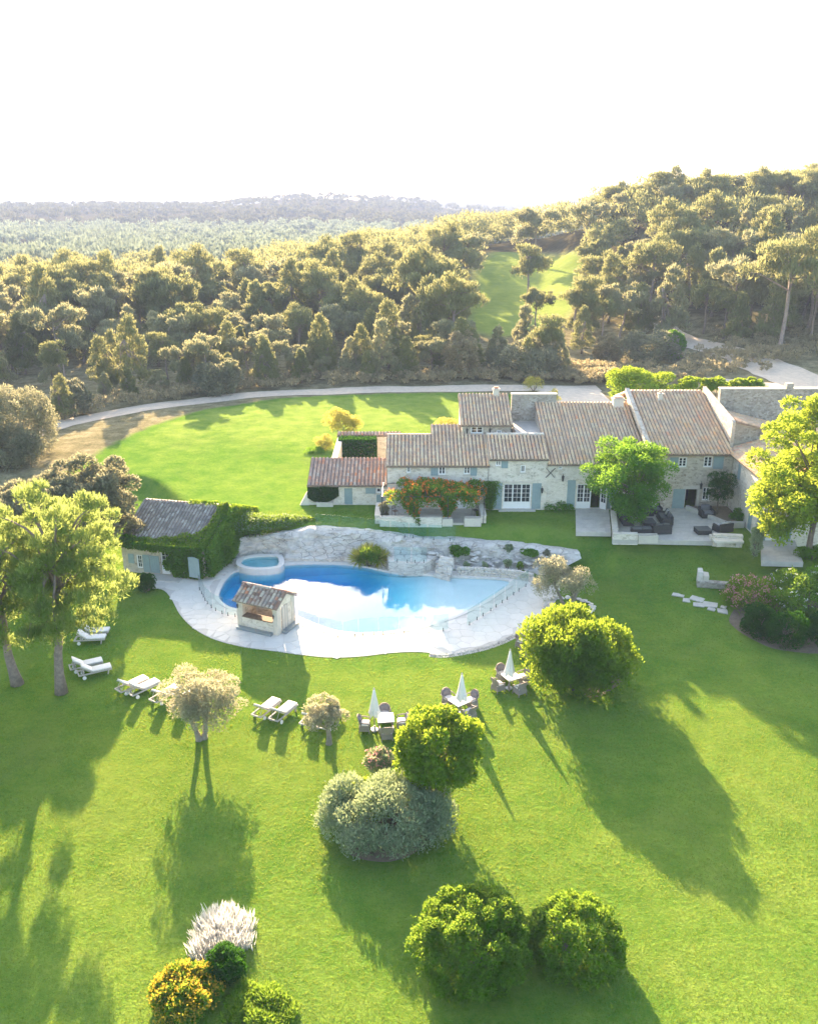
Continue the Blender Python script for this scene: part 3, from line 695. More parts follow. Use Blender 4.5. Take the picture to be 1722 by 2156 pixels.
# edging of small stones on the lawn side
edge = spline([G(x, y) for x, y in [(905, 1377), (935, 1379), (990, 1370), (1032, 1359), (1072, 1342), (1110, 1318), (1142, 1294), (1166, 1273)]], 14)
for i, p in enumerate(edge[:-1]):
    t = edge[i + 1] - p; rz = math.atan2(t.y, t.x)
    for row in (0, 1):
        m_ = MB().cbox((0, 0, 0), (t.length * .92, .2 + .06 * random.random(), .16)).mesh('edging_stone', bevel=.035); rough_up(m_, .03, 4, i + row * 50)
        m_.materials.append(M['rock']); o = put('edging_stone', m_, None, deck); s = Vector((math.sin(rz), -math.cos(rz), 0))
        o.location = p + t / 2 + s * (.06 + row * .2) + Vector((0, 0, .0 - row * .05)); o.rotation_euler = (0, 0, rz + random.uniform(-.1, .1))
# raised spa
spa_o = [G(x, y, .42) for x, y in [(497, 1187), (504, 1175), (528, 1168), (560, 1166), (587, 1167), (597, 1174), (598, 1186), (586, 1195), (547, 1199), (514, 1196)]]
SO = [tuple(p.xy) for p in spline(spa_o, 5, True)]; SI = offset_ring(SO, -.42)
c_ = Vector((sum(p[0] for p in SO) / len(SO), sum(p[1] for p in SO) / len(SO), 0))
spa = thing('spa_basin', 'small raised white basin of pale turquoise water below the rock face', 'spa', c_)
mb = MB(); mb.add(*tess([SO, SI], .42)); ring_skirt(mb, SO, -1.9, .42); ring_skirt(mb, SI, -.6, .42, False); mb.build('rim', M['deck'], spa)
mb = MB(); mb.add(*tess([offset_ring(SI, .02)], -.5)); mb.build('basin_floor', M['plaster'], spa)
i2 = offset_ring(SI, -.006); mb = MB(); a, f = tess([i2], .30); mb.add(a, f); a, f = tess([i2], -.7); mb.add(a, [t[::-1] for t in f]); ring_skirt(mb, i2, -.7, .30); mb.build('water', M['water'], spa)

# ------------------------------------------------------------------ rock face, rockery, steps
base_px = [(478, 1180), (520, 1174), (560, 1172), (598, 1184), (640, 1186), (700, 1186), (760, 1191), (800, 1198), (850, 1204), (910, 1206), (960, 1206), (1010, 1205), (1070, 1208), (1118, 1214)]
def resample(pts, n):
    L = [0.0]
    for a, b in zip(pts[:-1], pts[1:]): L.append(L[-1] + (b - a).length)
    out = []
    for k in range(n):
        s = L[-1] * k / (n - 1); i = min(max(int(np.searchsorted(L, s)) - 1, 0), len(pts) - 2)
        t = (s - L[i]) / max(L[i + 1] - L[i], 1e-6); out.append(pts[i].lerp(pts[i + 1], t))
    return out
NB = 130; NR = 22
bl = resample(spline([G(x, y, -.1) for x, y in base_px] + [G(1165, 1200, .5), G(1224, 1172, 1.1)], 8), NB); tl = resample(spline([p.copy() for p in ROCK_TOP[1:]], 8), NB)
vs, fs = [], []
for i in range(NB):
    e = min(1, (NB - 1 - i) / 10, i / 6 + .3)
    for j in range(NR):
        t = j / (NR - 1); prof = t ** .8
        p = bl[i].lerp(tl[i], t); zb_ = bl[i].z - .15; p.z = zb_ + (tl[i].z + .1 - zb_) * (prof if i < NB * .55 else (t * .75 + .25 * (t > .75)))
        if j >= NR - 3: p = tl[i].copy(); p.y += .55 * (j - NR + 3) + .1; p.z = tl[i].z + .14 - .1 * (j - NR + 3)
        q3 = Vector((p.x * .8, p.y * .8, p.z * 2.2))
        st = (math.floor(mnoise.noise(q3) * 4) / 4) * .34 + mnoise.noise(q3 * 2.7) * .20 + mnoise.noise(q3 * 7) * .07
        st *= e * (1 if 0 < j < NR - 3 else .35)
        vs.append((p.x + mnoise.noise(q3 + Vector((9, 0, 0))) * .25 * e, p.y - st, p.z + st * .55 + .1 * e * mnoise.noise(q3 * 1.9)))
for i in range(NB - 1):
    for j in range(NR - 1): a = i * NR + j; fs.append((a, a + NR, a + NR + 1, a + 1))
rock_e = thing('rock_outcrop', 'pale limestone rock face and broken ledges between pool and upper lawn', 'rock', bl[NB // 2])
put('rock_face', npmesh('rock_face', vs, fs), M['rock'], rock_e, True)
ROCKS = []
for k in range(5):
    bm = bmesh.new(); bmesh.ops.create_icosphere(bm, subdivisions=2, radius=.5)
    for v in bm.verts:
        d = mnoise.noise(v.co * 1.7 + Vector((k * 7., 0, 0))); v.co *= 1 + .45 * d; v.co.z *= .55
        v.co = Vector((round(v.co.x * 4) / 4 * .5 + v.co.x * .5, round(v.co.y * 4) / 4 * .5 + v.co.y * .5, v.co.z))
    me = bpy.data.meshes.new('boulder'); bm.to_mesh(me); bm.free(); me.materials.append(M['rock']); ROCKS.append(me)
def boulder(p, s, parent, name='boulder'):
    o = link(bpy.data.objects.new(name, random.choice(ROCKS))); o.parent = parent
    o.location = Vector(p) - parent.location; o.scale = (s * random.uniform(.8, 1.5), s * random.uniform(.7, 1.2), s * random.uniform(.35, .75))
    o.rotation_euler = (random.uniform(-.25, .25), random.uniform(-.25, .25), random.uniform(0, 6.3)); return o
for i in range(14, NB - 2):      # broken rim along the lawn
    if random.random() < .62: p = tl[i].lerp(bl[i], random.uniform(-.05, .2)); boulder((p.x, p.y + .3, tl[i].z - .05 - random.random() * .15), random.uniform(.35, .9), rock_e)
for i in range(70):              # rockery at the right, below the rim
    k = random.randint(int(NB * .58), NB - 8); t = random.uniform(.12, .8); p = bl[k].lerp(tl[k], t); boulder((p.x, p.y, p.z + .12), random.uniform(.22, .7), rock_e)
for i in range(14):              # left foot of the face
    p = G(random.uniform(435, 505), random.uniform(1180, 1203)); boulder((p.x, p.y, .1), random.uniform(.3, .6), rock_e)
lp = [G(x, y, 1.0) for x, y in [(812, 1166), (868, 1167), (918, 1170), (908, 1179), (892, 1186), (850, 1185), (818, 1180)]]
me = MB().prism([(p.x, p.y) for p in lp][::-1], -.3, 1.0).mesh('ledge_slab', bevel=.05); rough_up(me, .06, 1.5); put('ledge_slab', me, M['rock'], rock_e, True)
st_e = thing('stone_steps', 'short flight of worn limestone steps climbing the rockery', 'steps', G(930, 1217))
a_, b_ = G(930, 1217), G(942, 1172, 1.5); dv = (b_ - a_); dv.z = 0; sd = Vector((dv.y, -dv.x, 0)).normalized()
for k in range(6):
    c = a_ + dv * ((k + .5) / 6); me = MB().cbox((0, 0, 0), (1.45 - .05 * k, dv.length / 6 + .04, .5)).mesh('step', bevel=.03); rough_up(me, .05, 3, k)
    o = put('step', me, M['rock'], st_e); o.location = Vector((c.x, c.y, -.05 + k * .26)) - st_e.location; o.rotation_euler = (0, 0, math.atan2(sd.y, sd.x) + .04 * (k % 3 - 1))
ds = thing('dry_stone_wall', 'low dry-stone retaining wall of cream blocks at the foot of the rockery', 'wall', G(1040, 1210))
dl = resample(spline([G(x, y) for x, y in [(962, 1211), (1000, 1212), (1050, 1215), (1095, 1220), (1122, 1227)]], 6), 24)
for row in range(3):
    for i in range(23):
        p, q_ = dl[i], dl[i + 1]; t = q_ - p; me = MB().cbox((0, 0, 0), (t.length * .95, .34, .21)).mesh('stone', bevel=.03); rough_up(me, .05, 3, i + row * 31)
        o = put('stone', me, M['ashlar'] if (i + row) % 3 else M['rock'], ds); o.location = p + t * (.5 + .25 * (row % 2)) + Vector((0, .12 * row, .11 + row * .2)) - ds.location; o.rotation_euler = (0, 0, math.atan2(t.y, t.x) + random.uniform(-.06, .06))

# ------------------------------------------------------------------ frameless glass fence
ORD = ['first', 'second', 'third', 'fourth', 'fifth', 'sixth', 'seventh', 'eighth', 'ninth', 'tenth', 'eleventh', 'twelfth', 'thirteenth']
def fence_run(pxs, z, label, group, closed_gap=.06, hh=1.2):
    pts = [G(x, y, z) for x, y in pxs]; cnt = 0
    for p, q_ in zip(pts[:-1], pts[1:]):
        t = q_ - p; L = t.length; n = max(1, round(L / 1.7)); 
        for k in range(n):
            a = p + t * (k / n) + t.normalized() * closed_gap; b = p + t * ((k + 1) / n) - t.normalized() * closed_gap; u = b - a; nn = Vector((-u.y, u.x, 0)).normalized()
            e = thing('glass_fence_panel', ORD[cnt] + ' ' + label, 'fence panel', (a + b) / 2, 0, group); cnt += 1
            MB().obox(a + Vector((0, 0, .09)) - nn * .006, u, Vector((0, 0, hh)), nn * .012).build('pane', M['clear'], e)
            for f in (.2, .8):
                c = a + u * f; m2 = MB(); m2.lathe([(.055, 0), (.055, .012), (.026, .014), (.026, .24), (.02, .25)], (c.x, c.y, c.z), 8); m2.build('spigot', M['iron'], e)
fence_run([(419, 1239), (427, 1254), (434, 1268), (449, 1283), (474, 1295), (502, 1299)], .05, 'glass fence panel round the deep end, counted from the pool house towards the kiosk', 'glass panels at the deep end')
fence_run([(628, 1318), (672, 1334), (722, 1346), (755, 1339), (797, 1336), (840, 1334), (890, 1334), (945, 1327)], .05, 'glass fence panel on the sunlit deck, counted from the kiosk along the lawn side', 'glass panels on the sunlit deck')
fence_run([(982, 1320), (1010, 1301), (1039, 1282), (1062, 1266), (1086, 1249), (1112, 1231)], .05, 'glass fence panel beside the shallow end, counted from the lawn towards the dry-stone wall', 'glass panels beside the shallow end')
fence_run([(664, 1112), (715, 1117), (770, 1122), (822, 1128), (900, 1136), (960, 1139)], 2.0, 'glass fence panel on the lawn above the rock, counted from the creeper end', 'glass panels above the rock face')
fence_run([(828, 1183), (866, 1185), (900, 1184)], 1.01, 'glass fence panel on the white ledge above the water, counted from the palms', 'glass panels on the ledge')

# ------------------------------------------------------------------ pool kiosk
A, B, C = G(503, 1321), G(586, 1340), G(622, 1312)
ku = (B - A).normalized(); kv = Vector((-ku.y, ku.x, 0)); kL = (B - A).length; kD = max(1.9, (C - B).dot(kv)); KH = 2.15; Zv = Vector((0, 0, 1))
kio = thing('pool_kiosk', 'small stone serving kiosk with a barrel-tile gable roof beside the pool', 'kiosk', A)
KP = lambda a, b, z: A + ku * a + kv * b + Zv * z
mb = MB()
wall_panel(mb, KP(0, 0, 0), ku, kv, kL, .05, KH, [(.42, kL - .32, 1.0, 1.95)], .3)
wall_panel(mb, KP(0, kD, 0), -kv, ku, kD, .05, KH); wall_panel(mb, KP(kL, kD, 0), -ku, -kv, kL, .05, KH, [(.35, kL - .35, 1.0, 1.9)], .3)
wall_panel(mb, KP(kL, 0, 0), kv, -ku, kD, .05, KH, [(.5, 1.3, .1, 1.95)], .3)
rise = kD / 2 * .55
for a in (0.0, kL): mb.add([KP(a, 0, KH), KP(a, kD, KH), KP(a, kD / 2, KH + rise)], [(0, 1, 2) if a else (2, 1, 0)])
for a, b, d_, w in ((.3, .3, 0, 0),): pass
mb.build('wall', M['stone_cream'], kio)
for a in (-.02, kL - .34):
    MB().obox(KP(a, -.035, .05), ku * .36, kv * .42, Zv * (KH - .06)).build('corner_pillar', M['ashlar'], kio, bevel=.0)
MB().obox(KP(kL - .02, kD - .4, .05), ku * .055, kv * .42, Zv * (KH - .06)).build('corner_pillar', M['ashlar'], kio)
MB().obox(KP(.44, -.14, .98), ku * (kL - .8), kv * .62, Zv * .07).build('counter', M['timber'], kio)
MB().obox(KP(.3, .3, .06), ku * (kL - .6), kv * (kD - .6), Zv * .05).build('floor', M['timber'], kio)
MB().obox(KP(.02, -.35, .05), ku * (kL * .5 - .04), kv * .30, Zv * .18).build('foot_ledge', M['zinc'], kio)
MB().obox(KP(kL * .5 + .0, -.35, .05), ku * (kL * .5 - .38), kv * .30, Zv * .18).build('foot_ledge', M['zinc'], kio)
MB().obox(KP(kL + .04, .42, .05), ku * .34, kv * (kD - .5), Zv * .2).build('side_ledge', M['zinc'], kio)
for k in range(5): MB().obox(KP(kL + .012, .52 + k * .155, .12), ku * .03, kv * .148, Zv * 1.8).build('door_plank', M['ashlar'] if k % 2 else M['teak'], kio)
for k in range(4): MB().obox(KP(.5 + k * .6, .3, 1.85), ku * .09, kv * (kD - .6), Zv * .11).build('beam', M['timber'], kio)
lantern(kio, KP(.16, -.04, 1.95), -kv, .9); lantern(kio, KP(kL - .17, -.06, 1.7), -kv, .9)
ov = .22; rz = KH + rise
tile_roof(kio, KP(-ov, -ov, KH - ov * .55 + .08), KP(kL + ov * .6, -ov, KH - ov * .55 + .08), KP(-ov, kD / 2, rz + .1), KP(kL + ov * .6, kD / 2, rz + .1), 12, 6, M['tile_mixed'], 100, .1, 'roof', .02)
tile_roof(kio, KP(kL + ov * .6, kD + ov, KH - ov * .55 + .08), KP(-ov, kD + ov, KH - ov * .55 + .08), KP(kL + ov * .6, kD / 2 + .01, rz + .1), KP(-ov, kD / 2 + .01, rz + .1), 12, 6, M['tile_mixed'], 100, .1, 'roof', .02)
for k in range(9):
    a0 = -ov + k * (kL + 1.6 * ov) / 9; MB().tube([KP(a0, kD / 2, rz + .13), KP(a0 + (kL + 1.6 * ov) / 9 + .03, kD / 2, rz + .13)], [.12, .10], 8).build('ridge_tile', M['tile_mixed'], kio)

# ------------------------------------------------------------------ ivy-clad pool house
PA, PB = G(262, 1203), G(434, 1219)
pu = (PB - PA).normalized(); pv = Vector((-pu.y, pu.x, 0)); pL = (PB - PA).length; pD = 9.4; PHH = 2.45
PP = lambda a, b, z: PA + pu * a + pv * b + Zv * z
pho = thing('pool_house', 'stone pool house with grey tile roof half swallowed by ivy', 'house', PA)
def pa(px, py):       # pixel on the pool house front -> distance along it and height
    d = ray(px, py); n = -pv; o = Vector((0, 0, CAM_H)); t = (PA - o).dot(n) / d.dot(n); p = o + d * t; return (p - PA).dot(pu), p.z
w1 = (*[pa(x, 1180)[0] for x in (288, 300)], pa(290, 1196)[1], pa(290, 1168)[1]); d1 = (*[pa(x, 1180)[0] for x in (339, 357)], .08, 2.05)
mb = MB(); rise_p = (pD / 2) * .40
wall_panel(mb, PP(0, 0, 0), pu, pv, pL, -.1, PHH, [w1, d1], .25)
wall_panel(mb, PP(0, pD, 0), -pv, pu, pD, -.1, PHH); wall_panel(mb, PP(pL, 0, 0), pv, -pu, pD, -.1, PHH); wall_panel(mb, PP(pL, pD, 0), -pu, -pv, pL, -.1, PHH)
for a in (0.0, pL): mb.add([PP(a, 0, PHH), PP(a, pD, PHH), PP(a, pD / 2, PHH + rise_p)], [(0, 1, 2) if a else (2, 1, 0)])
mb.build('wall', M['stone_ochre'], pho)
window(pho, PA, pu, -pv, *w1, 1, 2, 3); window(pho, PA, pu, -pv, *d1, 1, 2, 4, 'door', .45)
for px0, px1, tp in ((272, 284, 1166), (302, 316, 1168), (317, 336, 1170)):
    a0, a1 = pa(px0, 1180)[0], pa(px1, 1180)[0]; shutter(pho, PA, pu, -pv, a0, a1, .15 if px0 > 300 else .8, pa((px0 + px1) / 2, tp)[1])
so = PP(pL - .95, -.75, 0); shutter(pho, so, (pu * .97 - pv * .2), -pv * .97 - pu * .2, 0, 1.0, .45, 2.15, .02, True)
e0 = .3
tile_roof(pho, PP(-e0, -e0, PHH - e0 * .40 + .1), PP(pL + .1, -e0, PHH - e0 * .40 + .1), PP(-e0, pD / 2, PHH + rise_p + .1), PP(pL + .1, pD / 2, PHH + rise_p + .1), 26, 16, M['tile_grey'], 286, .14)
tile_roof(pho, PP(pL + .1, pD + e0, PHH - e0 * .40 + .1), PP(-e0, pD + e0, PHH - e0 * .40 + .1), PP(pL + .1, pD / 2 + .01, PHH + rise_p + .1), PP(-e0, pD / 2 + .01, PHH + rise_p + .1), 26, 16, M['tile_grey'], 0, .14)
MB().obox(PP(pa(339, 1180)[0] - .6, -1.2, -.1), pu * 2.6, pv * 1.1, Zv * .2).build('door_step', M['paver'], pho)
# ------------------------------------------------------------------ farmhouse
Y0 = G(1100, 1073, ZH).y
OX = Vector((0, Y0, 0)); UX = Vector((1, 0, 0)); NOUT = Vector((0, -1, 0)); NIN = Vector((0, 1, 0))
def fx_(px, py, Y=None): p = V(px, py, Y or Y0); return p.x, p.z
def rect(px0, py0, px1, py1, Y=None):
    """pixel box on a wall facing the camera -> (x0, x1, z0, z1)"""
    a = fx_(px0, (py0 + py1) / 2, Y); b = fx_(px1, (py0 + py1) / 2, Y); c = fx_((px0 + px1) / 2, py0, Y); d = fx_((px0 + px1) / 2, py1, Y)
    return (a[0], b[0], d[1], c[1])
def ridge_at(Y, z, py, slope):
    """how far behind the eave a pitch of that slope reaches picture row py"""
    lo, hi = 0.0, 25.0
    for _ in range(40):
        m_ = (lo + hi) / 2
        if PX(10, Y + m_, z + slope * m_)[1] > py: lo = m_
        else: hi = m_
    return lo
fh = thing('farmhouse', 'long two-storey stone farmhouse with stepped barrel-tile roofs and blue-grey shutters', 'house', (12, Y0 + 3, ZH))
SL = .33
def volume(parent, x0, x1, Yf, z_e, d, z_r, openings, mat, back=True, zb=ZH - .4, name='wall'):
    """shell of one range of the house: front with openings, gable sides, back"""
    mb = MB(); wall_panel(mb, (x0, Yf, 0), UX, NIN, x1 - x0, zb, z_e, [(o[0] - x0, o[1] - x0, max(o[2], zb), o[3]) for o in openings], .3)
    for x, s in ((x0, 1), (x1, -1)):
        f = [(x, Yf, zb), (x, Yf + d, zb), (x, Yf + d, z_r), (x, Yf, z_e)]
        mb.add(f, [(3, 2, 1, 0)] if s > 0 else [(0, 1, 2, 3)])
    if back: mb.add([(x0, Yf + d, zb), (x1, Yf + d, zb), (x1, Yf + d, z_r), (x0, Yf + d, z_r)], [(3, 2, 1, 0)])
    return mb.build(name, mat, parent)
def pitch(parent, x0, x1, Yf, z_e, d, slope, ncol, nrow, mat, single=0, ovf=.32, ovl=.12, ovr=.12):
    return tile_roof(parent, (x0 - ovl, Yf - ovf, z_e - ovf * slope + .12), (x1 + ovr, Yf - ovf, z_e - ovf * slope + .12), (x0 - ovl, Yf + d, z_e + d * slope + .12), (x1 + ovr, Yf + d, z_e + d * slope + .12), ncol, nrow, mat, single)
def winset(parent, r, shut=None, Y=None, leaves=2, cols=1, rows=3, panel=0.0, name='window', singly=False, surround=True):
    O = Vector((0, Y or Y0, 0)); x0, x1, z0, z1 = r
    window(parent, O, UX, NOUT, x0, x1, z0, z1, leaves, cols, rows, name, panel, singly)
    if surround and not panel:
        MB().box(x0 - .08, x1 + .08, O.y - .06, O.y + .1, z0 - .1, z0 - .003).build('sill', M['ashlar'], parent)
    if shut:
        for a0, a1, b0, b1 in shut: shutter(parent, O, UX, NOUT, a0, a1, b0, b1)
def back_slope(parent, x0, x1, Yr, z_r, d, drop, ncol, nrow, mat):
    return tile_roof(parent, (x1, Yr + d, z_r - drop), (x0, Yr + d, z_r - drop), (x1, Yr + .012, z_r), (x0, Yr + .012, z_r), ncol, nrow, mat)

# -- left range (B)
bx0, zeB = fx_(815, 980); bx1 = fx_(1028, 980)[0]
dB = ridge_at(Y0, zeB, 897, SL); dB1 = ridge_at(Y0, zeB, 918, SL)
wB1, wB2, wB3 = rect(856, 981, 865, 996), rect(923, 981, 938, 1000), rect(976, 981, 990, 999); dBd = rect(958, 1052, 985, 1081)
dBd = (dBd[0], dBd[1], ZH + .1, ZH + 2.1)
xm = fx_(907, 900, Y0 + dB1)[0]
volume(fh, bx0, bx1, Y0, zeB, dB1, zeB + SL * dB1, [wB1, wB2, wB3, dBd], M['stone_cream'])
pitch(fh, bx0, bx1, Y0, zeB, dB1, SL, 27, 9, M['tile'], 108)
tile_roof(fh, (xm, Y0 + dB1 - .05, zeB + SL * dB1 + .135), (fx_(975, 900, Y0 + dB)[0], Y0 + dB1 - .05, zeB + SL * dB1 + .135), (xm, Y0 + dB, zeB + SL * dB + .135), (fx_(975, 900, Y0 + dB)[0], Y0 + dB, zeB + SL * dB + .135), 9, 3, M['tile'])
MB().box(xm + .05, fx_(975, 900, Y0 + dB)[0], Y0 + dB1, Y0 + dB - .02, ZH, zeB + SL * dB1 - .1).build('wall', M['stone_cream'], fh)
MB().box(bx0 - .1, xm, Y0 + dB1 - .02, Y0 + dB1 + .2, zeB + SL * dB1 - .2, zeB + SL * dB1 + .2).build('ridge_cap', M['tile'], fh)
winset(fh, wB1, None, None, 1, 2, 2); winset(fh, wB2, [rect(907, 980, 922, 1001)], None, 2, 1, 2); winset(fh, wB3, [rect(990, 980, 1004, 1001)], None, 2, 1, 2)
winset(fh, dBd, None, None, 2, 1, 2, .9, 'door'); 
# -- middle range (C)
cx0, cx1 = fx_(1028, 1000)[0] + .02, fx_(1153, 1000)[0]; zeC = fx_(1090, 966)[1]; dC = ridge_at(Y0, zeC, 919, SL)
wC1, wC2 = rect(1043, 967, 1055, 981), rect(1095, 979, 1106, 995); doorC = rect(1059, 1018, 1117, 1068); doorC = (doorC[0], doorC[1], ZH + .12, doorC[3])
volume(fh, cx0, cx1, Y0 - .05, zeC, dC, zeC + SL * dC, [wC1, wC2, doorC], M['stone_cream'])
pitch(fh, cx0, cx1, Y0 - .05, zeC, dC, SL, 16, 6, M['tile'], 48, ovl=.0, ovr=.0)
winset(fh, wC1, [rect(1055, 967, 1069, 985)], Y0 - .05); winset(fh, wC2, None, Y0 - .05, 1, 3, 1, 0, 'window')
winset(fh, doorC, [(rect(1038, 1019, 1057, 1072)[0], rect(1038, 1019, 1056, 1072)[1], ZH + .12, doorC[3] + .05), (rect(1119, 1019, 1137, 1072)[0], rect(1119, 1019, 1138, 1072)[1], ZH + .12, doorC[3] + .05)], Y0 - .05, 3, 2, 4, .5, 'french_door', True)
MB().box(doorC[0] - .4, doorC[1] + .4, Y0 - .55, Y0 - .06, ZH - .1, ZH + .1).build('door_step', M['paver'], fh)
MB().box(doorC[0] - .15, doorC[1] + .15, Y0 - .085, Y0 + .1, doorC[3] + .004, doorC[3] + .22).build('lintel', M['ashlar'], fh)
lantern(fh, (fx_(1140, 1030)[0], Y0 - .06, fx_(1140, 1023)[1]), NOUT, 1.5)
mb = MB(); a, z = fx_(1158, 995); 
for s in (-1, 1): mb.obox((a - .38 * s - .03, Y0 - .12, z - .42), (.76 * s + 0, 0, .84), (.06, 0, 0), (0, .05, 0))
mb.build('tie_plate', M['iron'], fh)
# -- centre range (E)
ex0, ex1 = fx_(1153, 1000)[0] + .02, fx_(1365, 1000)[0]; zeE = fx_(1200, 977)[1]; dE = ridge_at(Y0, zeE, 850, SL)
doorE = rect(1213, 1019, 1277, 1072); doorE = (doorE[0], doorE[1], ZH + .1, doorE[3]); wE = rect(1175, 977, 1184, 989)
volume(fh, ex0, ex1, Y0, zeE, dE, zeE + SL * dE, [doorE, wE], M['stone_cream'])
pitch(fh, ex0, ex1, Y0, zeE, dE, SL, 28, 14, M['tile'], 56, ovr=.0); back_slope(fh, ex0, ex1, Y0 + dE, zeE + SL * dE + .1, 5, 1.6, 28, 8, M['tile'])
MB().box(ex0, ex1, Y0 + dE + .05, Y0 + dE + 4.8, ZH - .3, zeE + SL * dE - 1.75).build('wall', M['stone_cream'], fh)
winset(fh, wE, None, None, 1, 3, 2)
xd = doorE[0] + (doorE[1] - doorE[0]) * .48
winset(fh, (doorE[0], xd, doorE[2], doorE[3]), [(rect(1193, 1010, 1210, 1073)[0], rect(1193, 1010, 1210, 1073)[1], ZH + .1, doorE[3] + .35)], None, 2, 2, 4, .5, 'french_door', True)
window(fh, (xd + .75, Y0 + .1, 0), Vector((.55, -.83, 0)), Vector((-.83, -.55, 0)), 0, .75, doorE[2], doorE[3] - .02, 1, 2, 4, 'open_door_leaf', .5)
shutter(fh, OX, UX, NOUT, doorE[1] + .03, doorE[1] + .85, ZH + .1, doorE[3] + .05)
MB().box(ex0 - .35, ex0 - .02, Y0 + .02, Y0 + dE, zeE - 1.0, zeE + .1).build('verge', M['stone_cream'], fh)
lantern(fh, (fx_(1184, 1000)[0], Y0 - .01, fx_(1184, 997)[1]), NOUT, 1.6)
# -- right range (F)
fx0, fx1 = fx_(1367, 1000)[0], fx_(1538, 1000)[0]; zeF = fx_(1450, 956)[1]; dF = ridge_at(Y0, zeF, 825, SL)
wF1, wF2 = rect(1428, 963, 1446, 984), rect(1481, 961, 1500, 984); doorF = rect(1441, 1030, 1466, 1072); doorF = (doorF[0], doorF[1], ZH + .12, doorF[3]); wF3 = rect(1478, 1026, 1494, 1054)
volume(fh, fx0, fx1, Y0 + .03, zeF, dF, zeF + SL * dF, [wF1, wF2, doorF, wF3], M['stone_ochre'])
pitch(fh, fx0, fx1, Y0 + .03, zeF, dF, SL, 22, 15, M['tile'], 88, ovl=.0, ovr=.0); back_slope(fh, fx0, fx1, Y0 + dF + .03, zeF + SL * dF + .1, 5, 1.6, 22, 8, M['tile'])
MB().box(fx0, fx1, Y0 + dF + .08, Y0 + dF + 4.8, ZH - .3, zeF + SL * dF - 1.75).build('wall', M['stone_cream'], fh)
winset(fh, wF1, [rect(1409, 963, 1427, 986)], Y0 + .03, 2, 1, 3); winset(fh, wF2, [rect(1501, 961, 1522, 987)], Y0 + .03, 2, 1, 3); winset(fh, wF3, None, Y0 + .03, 2, 1, 3)
dl_ = rect(1415, 1030, 1440, 1073); shutter(fh, (0, Y0 + .03, 0), UX, NOUT, dl_[0], dl_[1], ZH + .1, doorF[3] + .02)
for z_, (a0, a1) in ((doorF[3] + .004, (doorF[0] - .25, doorF[1] + .25)),): MB().box(a0, a1, Y0 - .02, Y0 + .2, z_, z_ + .28).build('lintel', M['ashlar'], fh)
for xx in (doorF[0] - .0, doorF[1] + .0): MB().box(xx - .003 if xx > doorF[0] else xx - .2, xx + .2 if xx > doorF[0] else xx + .003, Y0 - .012, Y0 + .2, ZH, doorF[3]).build('door_jamb', M['ashlar'], fh)
MB().box(doorF[0] - .1, doorF[1] + .1, Y0 - .55, Y0 + .02, ZH - .1, ZH + .14).build('door_step', M['paver'], fh)
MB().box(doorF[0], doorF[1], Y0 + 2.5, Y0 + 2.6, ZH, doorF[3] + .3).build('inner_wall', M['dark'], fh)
lantern(fh, (fx_(1473, 1025)[0], Y0, fx_(1473, 1013)[1]), NOUT, 1.6); lantern(fh, (fx_(1405, 1025)[0], Y0, fx_(1405, 1020)[1]), NOUT, 1.4)
MB().box(fx0 - .22, fx0 - .01, Y0 - .05, Y0 + dF, zeE - .2, zeF).build('verge', M['render'], fh)
mb = MB(); P_ = [(Y0 - .05, zeF - .1), (Y0 + dF, zeF + SL * dF - .1), (Y0 + dF, zeF + SL * dF + .38), (Y0 - .05, zeF + .32)]
mb.add([(fx0 - .25, y, z) for y, z in P_] + [(fx0 + .12, y, z) for y, z in P_], [(3, 2, 1, 0), (4, 5, 6, 7), (0, 1, 5, 4), (1, 2, 6, 5), (2, 3, 7, 6), (3, 0, 4, 7)]); mb.build('verge', M['stone_ochre'], fh)
# -- tower behind the left range (D)
YD = Y0 + ridge_at(Y0, zeB, 914, SL); tx0, tx1 = fx_(972, 905, YD)[0], fx_(1077, 905, YD)[0]; zeD = fx_(1000, 895, YD)[1]; dD = ridge_at(YD, zeD, 832, SL)
wD1, wD2 = rect(991, 898, 1017, 913, YD), rect(1045, 906, 1056, 914, YD)
volume(fh, tx0, tx1, YD, zeD, dD, zeD + SL * dD, [wD1, wD2], M['stone_ochre'])
pitch(fh, tx0, tx1, YD, zeD, dD, SL, 15, 9, M['tile'])
winset(fh, wD1, None, YD, 2, 1, 2); winset(fh, wD2, None, YD, 1, 2, 2)
for p in (983, 1031, 1077): lantern(fh, (fx_(p, 900, YD)[0], YD, fx_(p, 899, YD)[1]), NOUT, 1.4)
# -- walled roof terrace beside it
YW = YD + dD - .3; rx0, rx1 = fx_(1078, 870, YW)[0], fx_(1156, 870, YW)[0]; rz1 = fx_(1115, 831, YW)[1]
MB().box(rx0 - .1, rx1 + .6, YW, YW + .5, ZH, rz1).build('terrace_wall', M['stone_grey'], fh)
MB().box(rx0 - .15, rx1 + .65, YW - .05, YW + .55, rz1 + .003, rz1 + .09).build('coping', M['ashlar'], fh)
b_ = rect(1091, 886, 1124, 915, YW); MB().box(b_[0], b_[1], YW - .05, YW - .003, b_[2] - 1, b_[3]).build('blocked_door', M['render'], fh)
MB().box(rx0 - .1, rx1 + .1, YD - .5, YW - .06, ZH, zeC + SL * dC - .1).build('terrace_floor', M['paver'], fh)
MB().box(cx0, cx1, Y0 + dC - .02, Y0 + dC + .3, ZH, zeC + SL * dC + .28).build('parapet', M['stone_cream'], fh)
